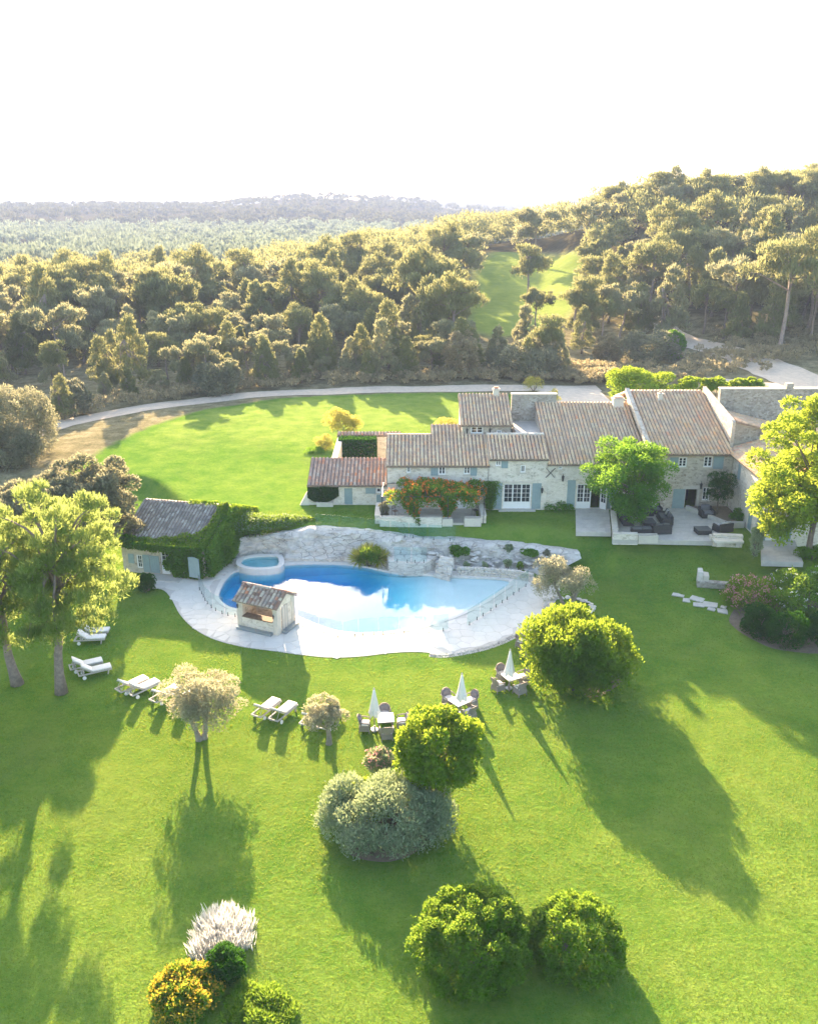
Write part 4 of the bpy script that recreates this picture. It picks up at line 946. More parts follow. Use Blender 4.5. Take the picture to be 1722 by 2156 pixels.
# -- chimneys
def chimney(px0, px1, pyt, pyb, Y, mat, dep=None):
    x0, x1, z0, z1 = rect(px0, pyt, px1, pyb, Y); w = x1 - x0; d = dep or w * .8
    c = MB().box(x0, x1, Y - d / 2, Y + d / 2, z0 - .5, z1 - .18).build('chimney', mat, fh)
    MB().box(x0 - .07, x1 + .07, Y - d / 2 - .07, Y + d / 2 + .07, z1 - .18 + .002, z1 - .08).build('chimney_cap', M['ashlar'], c)
    MB().box(x0 + .08, x1 - .08, Y - d / 2 + .08, Y + d / 2 - .08, z1 - .078, z1 + .08).build('chimney_pot', M['tile_red'], c)
chimney(1289, 1311, 836, 858, Y0 + dE - .5, M['render']); chimney(1384, 1393, 826, 856, Y0 + dF - 1.6, M['render']); chimney(1038, 1050, 816, 834, YD + dD - .2, M['render'])

# ------------------------------------------------------------------ low outbuilding (A)
YA = G(730, 1063, ZH).y; ob = thing('outbuilding', 'low stone outbuilding with reddish tile roof at the end of the farmhouse', 'outbuilding', (fx_(730, 1040, YA)[0], YA, ZH))
ax0, ax1 = fx_(651, 1045, YA)[0], bx0 - .03; zeA = fx_(730, 1021, YA)[1]; dA = ridge_at(YA, zeA, 967, SL)
dA1, wA1 = rect(725, 1028, 742, 1061, YA), rect(792, 1027, 803, 1038, YA)
volume(ob, ax0, ax1, YA, zeA, dA, zeA + SL * dA, [(dA1[0], dA1[1], ZH + .02, dA1[3]), wA1], M['stone_cream'])
pitch(ob, ax0, ax1, YA, zeA, dA, SL, 21, 9, M['tile_red'], 189, ovr=.0)
shutter(ob, (0, YA, 0), UX, NOUT, dA1[0] + .01, dA1[1] - .01, ZH + .04, dA1[3] - .01, -.12); winset(ob, wA1, [rect(770, 1027, 791, 1039, YA)], YA, 1, 1, 1)
sh = rect(793, 1041, 808, 1060, YA); shutter(ob, (0, YA, 0), UX, NOUT, sh[0], sh[1], ZH + .05, sh[3])
mb = MB(); mb.add([(ax0 - .9, YA - .1, ZH - .1), (ax0, YA - .1, ZH - .1), (ax0, YA - .1, ZH + 1.5), (ax0 - .9, YA + .5, ZH - .1), (ax0, YA + .5, ZH - .1), (ax0, YA + .5, ZH + 1.5)], [(0, 1, 2), (5, 4, 3), (0, 2, 5, 3), (1, 4, 5, 2), (0, 3, 4, 1)]); mb.build('buttress', M['render'], ob)
# garden wall with tile coping behind it
YG = V(760, 912, 87).y; gw = thing('garden_wall', 'garden wall with a tiled coping behind the low outbuilding', 'wall', (fx_(780, 920, YG)[0], YG, ZH))
g0, g1 = fx_(712, 915, YG)[0], fx_(842, 915, YG)[0]; gz = fx_(780, 917, YG)[1]
MB().box(g0, g1, YG, YG + .5, ZH - .3, gz).build('wall', M['stone_cream'], gw)
tile_roof(gw, (g0 - .1, YG - .15, gz + .02), (g1 + .1, YG - .15, gz + .02), (g0 - .1, YG + .65, gz + .22), (g1 + .1, YG + .65, gz + .22), 19, 2, M['tile_red'], 38)
MB().box(g0 - .02, g0 + .5, Y0 + dA + 2.0, YG - .02, ZH - .3, gz - .1).build('wall', M['stone_cream'], gw)

# ------------------------------------------------------------------ side wing and barn (G, H)
wg = thing('side_wing', 'stone side wing and barn walls closing the right end of the terrace', 'barn', (31, Y0 - 3, ZH))
gx0 = fx1 + .05; YGf = G(1600, 1141, ZH).y; gx1 = gx0 + 15; zeG = V(1565, 1016, YGf).z
sg = .30
opG = [(1.1, 1.9, zeG - 1.7, zeG - .35), (4.6, 5.5, ZH + .05, ZH + 2.1)]
mb = MB()
wall_panel(mb, (gx0, Y0, 0), (0, -1, 0), (1, 0, 0), Y0 - YGf, ZH - .4, zeG, opG, .25)
dG = rect(1613, 1089, 1643, 1140, YGf); dG = (dG[0], dG[1], ZH + .05, dG[3])
wall_panel(mb, (gx0, YGf, 0), UX, NIN, gx1 - gx0, ZH - .4, zeG, [(dG[0] - gx0, dG[1] - gx0, dG[2], dG[3])], .25)
mb.add([(gx0, YGf, zeG), (gx1, YGf, zeG), (gx1, YGf, zeG + sg * 7), (gx0 + 7, YGf, zeG + sg * 7)], [(0, 1, 2, 3)])
mb.build('wall', M['stone_cream'], wg)
winset(wg, dG, [(dG[0] - .85, dG[0] - .03, dG[2], dG[3]), (dG[1] + .03, dG[1] + .85, dG[2], dG[3])], YGf, 2, 1, 3, .45, 'french_door', True)
for (a0, a1, z0, z1) in opG: shutter(wg, (gx0, Y0, 0), (0, -1, 0), (-1, 0, 0), a0 + .02, a1 - .02, z0, z1, -.1)
shutter(wg, (gx0, Y0, 0), (0, -1, 0), (-1, 0, 0), 6.3, 7.0, zeG - 1.5, zeG - .1)
YHf = Y0 + 1.6
tile_roof(wg, (gx0 - .3, YHf, zeG + .05), (gx0 - .3, YGf - .3, zeG + .05), (gx0 + 7, YHf, zeG + sg * 7.3 + .05), (gx0 + 7, YGf - .3, zeG + sg * 7.3 + .05), 30, 16, M['tile'], 90)
# barn: front wall falling to the right, mono pitch, tall wall behind
hz0 = V(1546, 886, YHf).z; hz1 = V(1630, 908, YHf).z; hx0, hx1 = gx0 + .05, gx0 + 16; hs = (hz0 - hz1) / (V(1630, 908, YHf).x - hx0)
zr = lambda x: hz0 - hs * (x - hx0); YHb = Y0 + 6.0; zbk = V(1560, 820, YHb).z
mb = MB(); mb.add([(hx0, YHf, ZH), (hx1, YHf, ZH), (hx1, YHf, zr(hx1)), (hx0, YHf, hz0)], [(0, 1, 2, 3)]); mb.build('barn_wall', M['stone_grey'], wg)
mb = MB(); zt = V(1524, 824, Y0 + dF * .9).z
mb.add([(hx0, Y0 - .02, ZH), (hx0, YHf, ZH), (hx0, YHf, hz0), (hx0, Y0 + dF, zt + .25), (hx0, Y0 + dF, ZH)], [(0, 1, 2, 3, 4)][::-1])
P_ = [(YHf - .25, zeF), (YHf - .25, hz0 - .1), (YHf + .1, hz0 + .05), (Y0 + dF, zt + .28), (Y0 + dF, zeF + SL * dF - .5)]
mb2 = MB(); mb2.add([(hx0 - .02, y, z) for y, z in P_] + [(hx0 + .28, y, z) for y, z in P_], [(4, 3, 2, 1, 0)[::-1], (5, 6, 7, 8, 9)[::-1]] + [(i, (i + 1) % 5, 5 + (i + 1) % 5, 5 + i) for i in range(5)]); mb2.build('gable_parapet', M['stone_ochre'], wg)
tile_roof(wg, (hx1, YHf - .2, zr(hx1) + .06), (hx1, YHb, zr(hx1) + .06), (hx0 + .4, YHf - .2, zr(hx0 + .4) + .06), (hx0 + .4, YHb, zr(hx0 + .4) + .06), 18, 36, M['tile'])
MB().box(hx0 + .3, hx1, YHb, YHb + .6, ZH, zbk).build('tall_wall', M['stone_grey'], wg)
MB().box(hx0 + .25, hx1, YHb - .06, YHb + .66, zbk + .003, zbk + .1).build('coping', M['ashlar'], wg)
c0 = rect(1652, 806, 1666, 820, YHb + .3); MB().box(c0[0], c0[1], YHb - .1, YHb + .5, c0[2], c0[3]).build('chimney', M['stone_grey'], wg)

# ------------------------------------------------------------------ terraces, low walls, planters
def paving(name, poly, z, nxy, mat):
    """terrace bed with its flags laid on it; poly = four corners near-left, near-right, far-right, far-left"""
    bed = tag(MB().prism([(p[0], p[1]) for p in poly], z - .35, z).build(name, M['paver'], None), kind='structure')
    a, b, c, d = [Vector((p[0], p[1], 0)) for p in poly]; ny_ = nxy[1]
    for j in range(ny_):
        k = nxy[0] + (j % 2); cuts = [0] + sorted((i + random.uniform(-.2, .2)) / k for i in range(1, k)) + [1]
        for s, t in zip(cuts[:-1], cuts[1:]):
            q4 = [a.lerp(b, u).lerp(d.lerp(c, u), v) for u, v in ((s, j / ny_), (t, j / ny_), (t, (j + 1) / ny_), (s, (j + 1) / ny_))]
            m_ = sum(q4, Vector()) / 4; q4 = [m_ + (p - m_) * (1 - .022 / max((p - m_).length, .1)) for p in q4]
            MB().prism([(p.x, p.y) for p in q4], z - .02, z + .022 + random.uniform(0, .006)).build('paving_slab', mat, bed)
    return bed
def gpx(px, py, z=ZH): p = G(px, py, z); return (p.x, p.y)
paving('door_terrace', [gpx(1212, 1123), gpx(1286, 1124), gpx(1281, 1075), gpx(1211, 1074)], ZH + .12, (5, 6), M['paver'])
paving('seating_terrace', [gpx(1288, 1139), gpx(1500, 1143), (fx1, Y0 - .02), (doorE[1] + 1.0, Y0 - .02)], ZH + .12, (8, 8), M['paver'])
paving('wing_terrace', [gpx(1602, 1186), gpx(1690, 1188), (V(1672, 1140, YGf).x, YGf - .02), (V(1601, 1140, YGf).x, YGf - .02)], ZH + .12, (3, 4), M['paver'])
YP = G(900, 1106, ZH).y; px0_, px1_ = G(800, 1104, ZH).x, G(1014, 1107, ZH).x
paving('pergola_terrace', [(px0_ + .3, YP + .3), (px1_ - .3, YP + .3), (px1_ - .3, Y0 - .02), (px0_ + .3, Y0 - .02)], ZH + .06, (9, 5), M['paver'])
def low_wall(name, label, segs, h, th, mat='stone_cream', cat='wall'):
    c = Vector(segs[0][0]); e = thing(name, label, cat, (c.x, c.y, ZH))
    for a, b in segs:
        a, b = Vector((*a, 0)), Vector((*b, 0)); t = (b - a); n = Vector((-t.y, t.x, 0)).normalized() * th
        MB().obox(a + Vector((0, 0, ZH - .3)), t, n, (0, 0, h + .3)).build('masonry', M[mat], e)
        L = t.length; k = max(1, round(L / .6)); 
        for i in range(k):
            p = a + t * (i / k) - n * .08; me = MB().obox(p + Vector((0, 0, ZH + h + .002)), t * (1 / k * .98), n * 1.16, (0, 0, .09)).mesh('cap_stone', bevel=.015); put('cap_stone', me, M['ashlar'], e, True)
    return e
low_wall('terrace_wall', 'low rubble wall edging the flower-covered pergola terrace', [((px0_, YP), (G(930, 1106, ZH).x, YP)), ((px0_, YP + .46), (px0_ - .0, Y0 - .1)), ((px1_ + .4, YP + .5), (px1_ + .4, Y0 - .1))], .62, .42)
low_wall('terrace_wall', 'low rubble wall between the flagged door terrace and the dark sofas', [(gpx(1290, 1139), gpx(1342, 1140)), ((G(1289, 1130, ZH).x + .38, G(1289, 1130, ZH).y), (G(1284, 1080, ZH).x + .38, G(1284, 1080, ZH).y))], .55, .38)
low_wall('terrace_wall', 'short low stone wall behind the stone bench at the terrace corner', [(gpx(1500, 1143), gpx(1562, 1146))], .62, .4)
def planter(label, x0, x1, y0, y1, h, mat='ashlar', z=ZH):
    e = thing('stone_planter', label, 'planter', ((x0 + x1) / 2, (y0 + y1) / 2, z)); t = .1; mb = MB()
    mb.box(x0, x1, y0, y0 + t, z - .1, z + h); mb.box(x0, x1, y1 - t, y1, z - .1, z + h); mb.box(x0, x0 + t, y0 + t + .002, y1 - t - .002, z - .1, z + h - .003); mb.box(x1 - t, x1, y0 + t + .002, y1 - t - .002, z - .1, z + h - .003)
    mb.build('trough', M[mat], e); MB().box(x0 + t, x1 - t, y0 + t, y1 - t, z - .1, z + h - .1).build('soil', M['soil'], e); return e
planter('cream stone trough planter at the right end of the pergola terrace', G(977, 1107, ZH).x, G(1013, 1108, ZH).x, YP - .05, YP + .5, .62)
planter('cream stone trough planter left of the pergola terrace entrance', G(931, 1106, ZH).x, G(953, 1106, ZH).x, YP - .02, YP + .5, .55)
q0 = G(1343, 1141, ZH); planter('stone trough planter in the low wall before the dark sofas', q0.x, G(1384, 1141, ZH).x, q0.y - .05, q0.y + .45, .55)
q0 = G(1500, 1141, ZH); planter('small stone trough planter beside the stone bench', q0.x - .2, q0.x + 1.1, q0.y - .1, q0.y + .45, .5)
q0 = G(668, 1063, ZH); planter('pale stone trough planter under the ivy of the outbuilding', q0.x, q0.x + 1.45, q0.y - .55, q0.y - .05, .4)
# triangular raised bed with a pale kerb in the terrace corner
rb = thing('raised_bed', 'dark raised bed with a pale kerb in the terrace corner', 'planter', (fx1 - 2, Y0 - 2, ZH))
pts = [(fx1 - 3.6, Y0 - .3), (fx1 - .1, Y0 - .3), (fx1 - .1, Y0 - 4.4), (fx1 - 1.5, Y0 - 4.5)]
MB().prism(pts[::-1], ZH, ZH + .42).build('soil', M['soil'], rb)
for a, b in ((pts[0], pts[3]), (pts[3], pts[2])):
    a, b = Vector((*a, ZH)), Vector((*b, ZH)); t = b - a; n = Vector((-t.y, t.x, 0)).normalized() * .28
    MB().obox(a - n * .5, t, n, (0, 0, .5)).build('kerb', M['paver'], rb)
# stone bench
q0 = G(1530, 1149, ZH); bn = thing('stone_bench', 'pale stone slab bench on two blocks at the lawn edge', 'bench', (q0.x, q0.y, ZH))
put('seat', rough_up(MB().cbox((0, 0, .42), (2.3, .7, .2)).mesh('seat', bevel=.03), .02, 3), M['ashlar'], bn)
for s in (-.75, .75): put('leg', rough_up(MB().cbox((s, 0, .16), (.35, .5, .34)).mesh('leg', bevel=.02), .02, 3), M['ashlar'], bn)
# ------------------------------------------------------------------ sun loungers
def make_lounger():
    r = thing('sun_lounger', '', 'lounger')
    f = MB()
    for s in (-1, 1): f.box(-.0 + s * .31 - .03, s * .31 + .03, -.95, .95, .26, .33)
    for y in (-.95, .89): f.box(-.278, .278, y, y + .06, .265, .325)
    for k in range(7): f.box(-.278, .278, -.15 + k * .145, -.06 + k * .145, .30, .322)
    put('frame', f.mesh('frame'), M['teak'], r)
    for s in (-1, 1):
        put('leg', MB().obox((s * .31 - .03, .66, 0), (.06, 0, 0), (0, .07, 0), (0, .06, .27)).mesh('leg'), M['teak'], r)
        put('leg', MB().box(s * .31 - .03, s * .31 + .03, -.68, -.61, .0, .27).mesh('leg'), M['teak'], r)
        w = MB(); w.tube([(s * .36 - .025, -.64, .11), (s * .36 + .025, -.64, .11)], .11, 12); put('wheel', w.mesh('wheel'), M['white'], r)
    b = MB(); L = .72; c, sn = math.cos(R(38)), math.sin(R(38)); d = Vector((0, -c, sn)); nn = Vector((0, sn, c))
    o = Vector((-.30, -.18, .34))
    for k in range(6): b.obox(o + d * (k * .12), (.60, 0, 0), d * .09, nn * .02)
    for s in (0, .56): b.obox(o + Vector((s, 0, 0)) - nn * .035, (.04, 0, 0), d * L, nn * .033)
    for s in (-.2, .2): b.tube([Vector((s, -.62, .67)), Vector((s, -.85, .3))], .015, 5)
    put('backrest', b.mesh('backrest'), M['teak'], r)
    put('cushion', MB().cbox((0, .40, .385), (.60, 1.10, .09)).mesh('cushion', bevel=.03, smooth=True), M['cushion'], r)
    put('back_cushion', MB().obox(o + nn * .025 + Vector((.01, 0, 0)), (.58, 0, 0), d * .74, nn * .085).mesh('back_cushion', bevel=.028, smooth=True), M['cushion'], r)
    return remember(r)
LG = 'white-cushioned sun loungers on the lawn'
# (pixel under the middle, heading of the foot end in degrees from +Y clockwise, label)
LOUNGERS = [
 (200, 1337, 85, 'far lounger of the sideways pair nearest the pool house'), (192, 1352, 84, 'near lounger of the sideways pair nearest the pool house'),
 (183, 1407, 62, 'far lounger of the tilted pair between pine trunk and deck'), (201, 1420, 62, 'near lounger of the tilted pair between pine trunk and deck'),
 (280, 1450, 40, 'left lounger of the pair at the edge of the tree shade'), (304, 1457, 40, 'right lounger of the pair at the edge of the tree shade'),
 (350, 1470, 32, 'lounger half hidden by the large olive, its backrest showing'), (392, 1478, 30, 'lounger mostly hidden behind the large olive crown'),
 (562, 1500, 28, 'left lounger of the pair between the two olives'), (597, 1508, 28, 'right lounger of the pair between the two olives'),
 (660, 1517, 24, 'lounger peeping out left of the small olive'), (694, 1524, 22, 'lounger mostly hidden behind the small olive')]
lp_ = None
for (px, py, hd, lab) in LOUNGERS:
    g = G(px, py); rz = -R(hd)
    if lp_ is None: lp_ = make_lounger(); lp_.location = g; lp_.rotation_euler = (0, 0, rz); lp_['label'] = 'white cushioned sun lounger: ' + lab if False else lab; lp_['group'] = LG; lp_.scale = (1.05,) * 3
    else: dup(lp_, g, rz, 1.05, lab, LG)

# ------------------------------------------------------------------ garden tables, chairs, closed parasols
def make_chair():
    r = thing('wicker_armchair', '', 'chair')
    s = MB(); s.prism([(-.27, -.28), (.27, -.28), (.30, .26), (-.30, .26)], .30, .42); put('seat', s.mesh('seat', bevel=.02), M['wicker'], r)
    sk = MB(); sk.prism([(-.27, -.27), (.27, -.27), (.29, .25), (-.29, .25)], .12, .298, [(-.27, -.27), (.27, -.27), (.29, .25), (-.29, .25)]); put('apron', sk.mesh('apron'), M['wicker'], r)
    for x, y in ((-.26, -.26), (.26, -.26), (-.28, .24), (.28, .24)): put('leg', MB().tube([(x * 1.04, y * 1.04, 0), (x, y, .3)], .026, 6).mesh('leg'), M['wicker'], r)
    # curved back shell, rounded at the top
    vs, fs = [], []; n = 12; m = 6
    for lay, off in ((0, 0), (1, .045)):
        for j in range(m + 1):
            for i in range(n + 1):
                a = (i / n - .5) * 2; t = j / m; top = .52 * (1 - .35 * abs(a) ** 3.2) * t
                w = .29 + .04 * t
                vs.append((a * w, -.24 - .12 * t + .12 * abs(a) ** 2 - off, .40 + top))
    K = (n + 1) * (m + 1)
    for j in range(m):
        for i in range(n):
            a = j * (n + 1) + i; fs.append((a, a + 1, a + n + 2, a + n + 1)[::-1]); fs.append((K + a, K + a + 1, K + a + n + 2, K + a + n + 1))
    for i in range(n): a = m * (n + 1) + i; fs.append((a, a + 1, K + a + 1, K + a))
    for j in range(m):
        for i in (0, n): a = j * (n + 1) + i; b = a + n + 1; fs.append((a, b, K + b, K + a) if i == 0 else (b, a, K + a, K + b))
    bk = MB(); bk.add(vs, fs); put('backrest', bk.mesh('backrest', True), M['wicker'], r)
    for sgn in (-1, 1):
        put('armrest', MB().tube([(sgn * .31, -.30, .66), (sgn * .34, -.05, .64), (sgn * .33, .20, .60), (sgn * .30, .26, .42)], .032, 6).mesh('armrest', True), M['wicker'], r)
    put('seat_cushion', MB().cbox((0, 0, .46), (.50, .48, .08)).mesh('seat_cushion', True, .03), M['cushion'], r)
    # back cushion follows the shell
    v2 = []; f2 = []
    for lay, off in ((0, .012), (1, .06)):
        for j in range(5):
            for i in range(9):
                a = (i / 8 - .5) * 1.55; t = .12 + .72 * j / 4; v2.append((a * (.29 + .04 * t), -.24 - .12 * t + .12 * abs(a) ** 2 + off, .40 + .52 * (1 - .35 * abs(a) ** 3.2) * t))
    for j in range(4):
        for i in range(8): a = j * 9 + i; f2.append((45 + a, 45 + a + 1, 45 + a + 10, 45 + a + 9)[::-1])
    for i in range(8): f2.append((36 + i, 37 + i, 82 + i, 81 + i)); f2.append((1 + i, i, 45 + i, 46 + i))
    for j in range(4): a = j * 9; f2.append((a, a + 9, 54 + a, 45 + a)[::-1]); a += 8; f2.append((a, a + 9, 54 + a, 45 + a))
    bc = MB(); bc.add(v2, f2); put('back_cushion', bc.mesh('back_cushion', True), M['pad_grey'], r)
    return remember(r)
def make_table():
    r = thing('garden_table', '', 'table')
    put('table_top', MB().cbox((0, 0, .74), (.92, .92, .04)).mesh('table_top', bevel=.008), M['white'], r)
    put('apron', MB().cbox((0, 0, .68), (.8, .8, .07)).mesh('apron'), M['wicker'], r)
    for x in (-.38, .38):
        for y in (-.38, .38): put('leg', MB().box(x - .03, x + .03, y - .03, y + .03, 0, .645).mesh('leg'), M['wicker'], r)
    return remember(r)
def make_parasol():
    r = thing('parasol', '', 'parasol')
    put('pole', MB().tube([(0, 0, 0), (0, 0, 2.62)], .028, 8).mesh('pole', True), M['teak'], r)
    put('base', MB().lathe([(.22, 0), (.22, .06), (.06, .09), (.05, .3)], seg=14).mesh('base'), M['zinc'], r)
    vs, fs = [], []; seg = 32; prof = [(.045, 2.58), (.075, 2.45), (.12, 2.1), (.18, 1.7), (.25, 1.3), (.30, 1.05), (.27, .98)]
    for k, (rr, z) in enumerate(prof):
        for j in range(seg):
            a = 2 * math.pi * j / seg; fold = 1 + (.20 * math.cos(a * 8) + .05 * math.sin(a * 3 + 1)) * min(1, k / 3); drop = .10 * math.cos(a * 4 + .6) if k >= len(prof) - 2 else 0
            vs.append((rr * fold * math.cos(a), rr * fold * math.sin(a), z + drop))
    for k in range(len(prof) - 1):
        for j in range(seg): j2 = (j + 1) % seg; fs.append((k * seg + j, (k + 1) * seg + j, (k + 1) * seg + j2, k * seg + j2))
    fs.append(tuple(range(seg)))
    c = MB(); c.add(vs, fs); put('canopy', c.mesh('canopy', True), M['canvas'], r)
    put('finial', MB().lathe([(.02, 2.57), (.05, 2.62), (.05, 2.67), (.015, 2.71)], seg=10).mesh('finial', True), M['teak'], r)
    put('tie_strap', MB().lathe([(.262, 1.28), (.268, 1.33)], seg=16).mesh('tie_strap'), M['cushion'], r)
    return remember(r)
SETS = [((812, 1535), 5, [(0, 1), (1, 0), (0, -1), (-1, 0)], (-.62, -.05), 'left of the tall green bush'), ((966, 1499), 38, [(0, 1), (1, 0), (0, -1), (-1, 0)], (-.05, -.25), 'behind the round green bush'),
        ((1075, 1446), 28, [(0, 1), (1, 0), (0, -1), (-1, 0)], (-.22, -.1), 'standing alone in front of the deck'), ((1122, 1372), 50, [(0, 1), (1, 0), (0, -1), (-1, 0)], (0, .0), 'half hidden by the big golden shrub')]
cp_ = tp_ = pp_ = None
for (pxy, rot, chairs, poff, where) in SETS:
    g = G(*pxy); rz = R(rot)
    lab = 'square white garden table with closed parasol, ' + where
    if tp_ is None: tp_ = make_table(); tp_.location = g; tp_.rotation_euler = (0, 0, rz); tag(tp_, lab, None, 'garden dining tables')
    else: dup(tp_, g, rz, 1, lab, 'garden dining tables')
    q_ = g + Matrix.Rotation(rz, 3, 'Z') @ Vector((poff[0], poff[1], 0)); lab = 'closed pale canvas parasol of the table ' + where
    if pp_ is None: pp_ = make_parasol(); pp_.location = q_; tag(pp_, lab, None, 'closed parasols')
    else: dup(pp_, q_, rz * 3, 1, lab, 'closed parasols')
    for k, (cx_, cy_) in enumerate(chairs):
        side = ['far', 'right', 'near', 'left'][k]; ang = rz + math.atan2(cy_, cx_); pos = g + Vector((math.cos(ang), math.sin(ang), 0)) * (.88 + .06 * random.random())
        if where.startswith('left') and k == 3: pos = g + Vector((-1.15, -.15, 0))
        lab = 'grey wicker armchair, %s side of the table %s' % (side, where); crz = ang + R(90) + random.uniform(-.12, .12)
        if cp_ is None: cp_ = make_chair(); cp_.location = pos; cp_.rotation_euler = (0, 0, crz); tag(cp_, lab, None, 'wicker armchairs round the garden tables')
        else: dup(cp_, pos, crz, 1.08, lab, 'wicker armchairs round the garden tables')

# ------------------------------------------------------------------ terrace lounge furniture
ZT_ = ZH + .145
def seat_unit(name, label, cat, px, py, w, d, rz, pads='pad_dark', back=True, arms=True, group='dark wicker lounge seats', pillows=(), h=.34):
    g = G(px, py, ZT_); r = thing(name, label, cat, g, R(rz), group)
    put('base', MB().cbox((0, 0, h / 2 + .02), (w, d, h)).mesh('base', bevel=.025), M['wicker_dark'], r)
    if back: put('backrest', MB().cbox((0, d / 2 - .09, .52), (w, .16, .52)).mesh('backrest', bevel=.04), M['wicker_dark'], r)
    if arms:
        for s in (-1, 1): put('armrest', MB().cbox((s * (w / 2 - .08), -.04, .46), (.16, d - .12, .30)).mesh('armrest', bevel=.04), M['wicker_dark'], r)
    n = max(1, round((w - .3) / .75)); cw = (w - (.34 if arms else .06)) / n
    for i in range(n):
        x = -(n * cw) / 2 + cw * (i + .5)
        put('seat_cushion', MB().cbox((x, -.05, h + .09), (cw - .02, d - .22, .15)).mesh('seat_cushion', True, .05), M[pads], r)
        if back: put('back_cushion', MB().obox((x - cw / 2 + .03, d / 2 - .34, h + .15), (cw - .06, 0, 0), (0, .16, 0), (0, .1, .42)).mesh('back_cushion', True, .05), M[pads], r)
    for i, pm in enumerate(pillows): 
        x = (-.3 + .6 * i) * w * .5; put('throw_pillow', MB().obox((x - .2, d / 2 - .42, h + .18), (.4, 0, .04), (0, .12, .02), (0, .16, .38)).mesh('throw_pillow', True, .05), M[pm], r)
    return r
seat_unit('wicker_sofa', 'dark wicker sofa under the green tree against the low wall', 'sofa', 1316, 1098, 2.4, .9, 90, 'pad_dark', pillows=('pad_pale', 'pad_dark'))
seat_unit('wicker_sofa', 'dark wicker sofa facing the open door, cushions piled on it', 'sofa', 1398, 1098, 2.1, .95, -92, 'pad_dark', pillows=('pad_pale', 'pad_grey'))
seat_unit('wicker_armchair_deep', 'deep dark wicker armchair with pale pillow near the house wall', 'armchair', 1379, 1080, .95, .9, 5, 'pad_grey', pillows=('cushion',))
seat_unit('wicker_footstool', 'long dark wicker footstool behind the low planter wall', 'footstool', 1349, 1121, 1.6, .75, 3, 'pad_dark', False, False)
seat_unit('wicker_armchair_deep', 'squat dark wicker armchair at the lawn end of the sofas', 'armchair', 1391, 1122, 1.5, .8, 184, 'pad_dark', pillows=('pad_dark',))
seat_unit('wicker_chaise', 'dark wicker sofa in the shade of the tree foot', 'sofa', 1350, 1085, 1.9, .8, 8, 'pad_dark')
seat_unit('wicker_armchair_deep', 'high-backed wicker armchair with grey cushions beside the doorway', 'armchair', 1486, 1087, 1.15, 1.2, 3, 'pad_grey')
seat_unit('wicker_armchair_deep', 'grey-cushioned wicker armchair beside the stone bench', 'armchair', 1520, 1118, 1.35, 1.0, 200, 'pad_pale')
g = G(1478, 1122, ZT_); ct = thing('coffee_table', 'square dark wicker coffee table on the pale terrace', 'table', g, R(4))
put('base', MB().cbox((0, 0, .19), (1.15, 1.0, .36)).mesh('base', bevel=.02), M['wicker_dark'], ct); put('table_top', MB().cbox((0, 0, .39), (1.2, 1.05, .03)).mesh('table_top', bevel=.008), M['pad_dark'], ct)
g = G(1364, 1104, ZT_); ct = thing('coffee_table', 'low dark wicker coffee table between the two sofas', 'table', g, R(2))
put('base', MB().cbox((0, 0, .17), (.95, 1.2, .32)).mesh('base', bevel=.02), M['wicker_dark'], ct); put('table_top', MB().cbox((0, 0, .35), (1.0, 1.25, .03)).mesh('table_top', bevel=.008), M['pad_dark'], ct)
# iron chairs and bench on the pergola terrace
def iron_chair(label, px, py, rz, mat='iron'):
    g = G(px, py, ZH + .09); r = thing('bistro_chair', label, 'chair', g, R(rz), 'chairs on the pergola terrace')
    put('seat', MB().cbox((0, 0, .45), (.42, .42, .03)).mesh('seat'), M[mat], r)
    for x in (-.19, .19):
        for y in (-.19, .19): put('leg', MB().tube([(x * 1.15, y * 1.15, 0), (x, y, .45 if y < 0 else .9)], .015, 5).mesh('leg'), M[mat], r)
    b = MB()
    for z in (.62, .74, .86): b.box(-.19, .19, .18, .2, z, z + .05)
    put('backrest', b.mesh('backrest'), M[mat], r)
iron_chair('dark metal bistro chair beside the pergola doorway', 1000, 1084, -60); iron_chair('timber chair in the shade at the left of the pergola terrace', 832, 1086, 40, 'timber'); iron_chair('timber chair under the middle of the flowering pergola', 868, 1084, -20, 'timber')
# pergola frame of thin iron
pg = thing('pergola', 'thin iron pergola frame carrying the orange trumpet vine', 'pergola', ((px0_ + px1_) / 2, YP, ZH)); zt_ = ZH + 2.45
for x in (px0_ + .2, (px0_ * 2 + px1_) / 3, (px0_ + px1_ * 2) / 3, px1_ + .15): MB().tube([(x, YP + .15, ZH + .1), (x, YP + .15, zt_)], .03, 6).build('post', M['iron'], pg)
for y in (YP + .15, (YP + Y0) / 2, Y0 - .1): MB().tube([(px0_ + .1, y, zt_), (px1_ + .25, y, zt_)], .025, 6).build('rail', M['iron'], pg)
for k in range(8): x = px0_ + .2 + k * (px1_ - px0_) / 7; MB().tube([(x, YP + .15, zt_ + .03), (x, Y0, zt_ + .03)], .018, 5).build('rafter', M['iron'], pg)
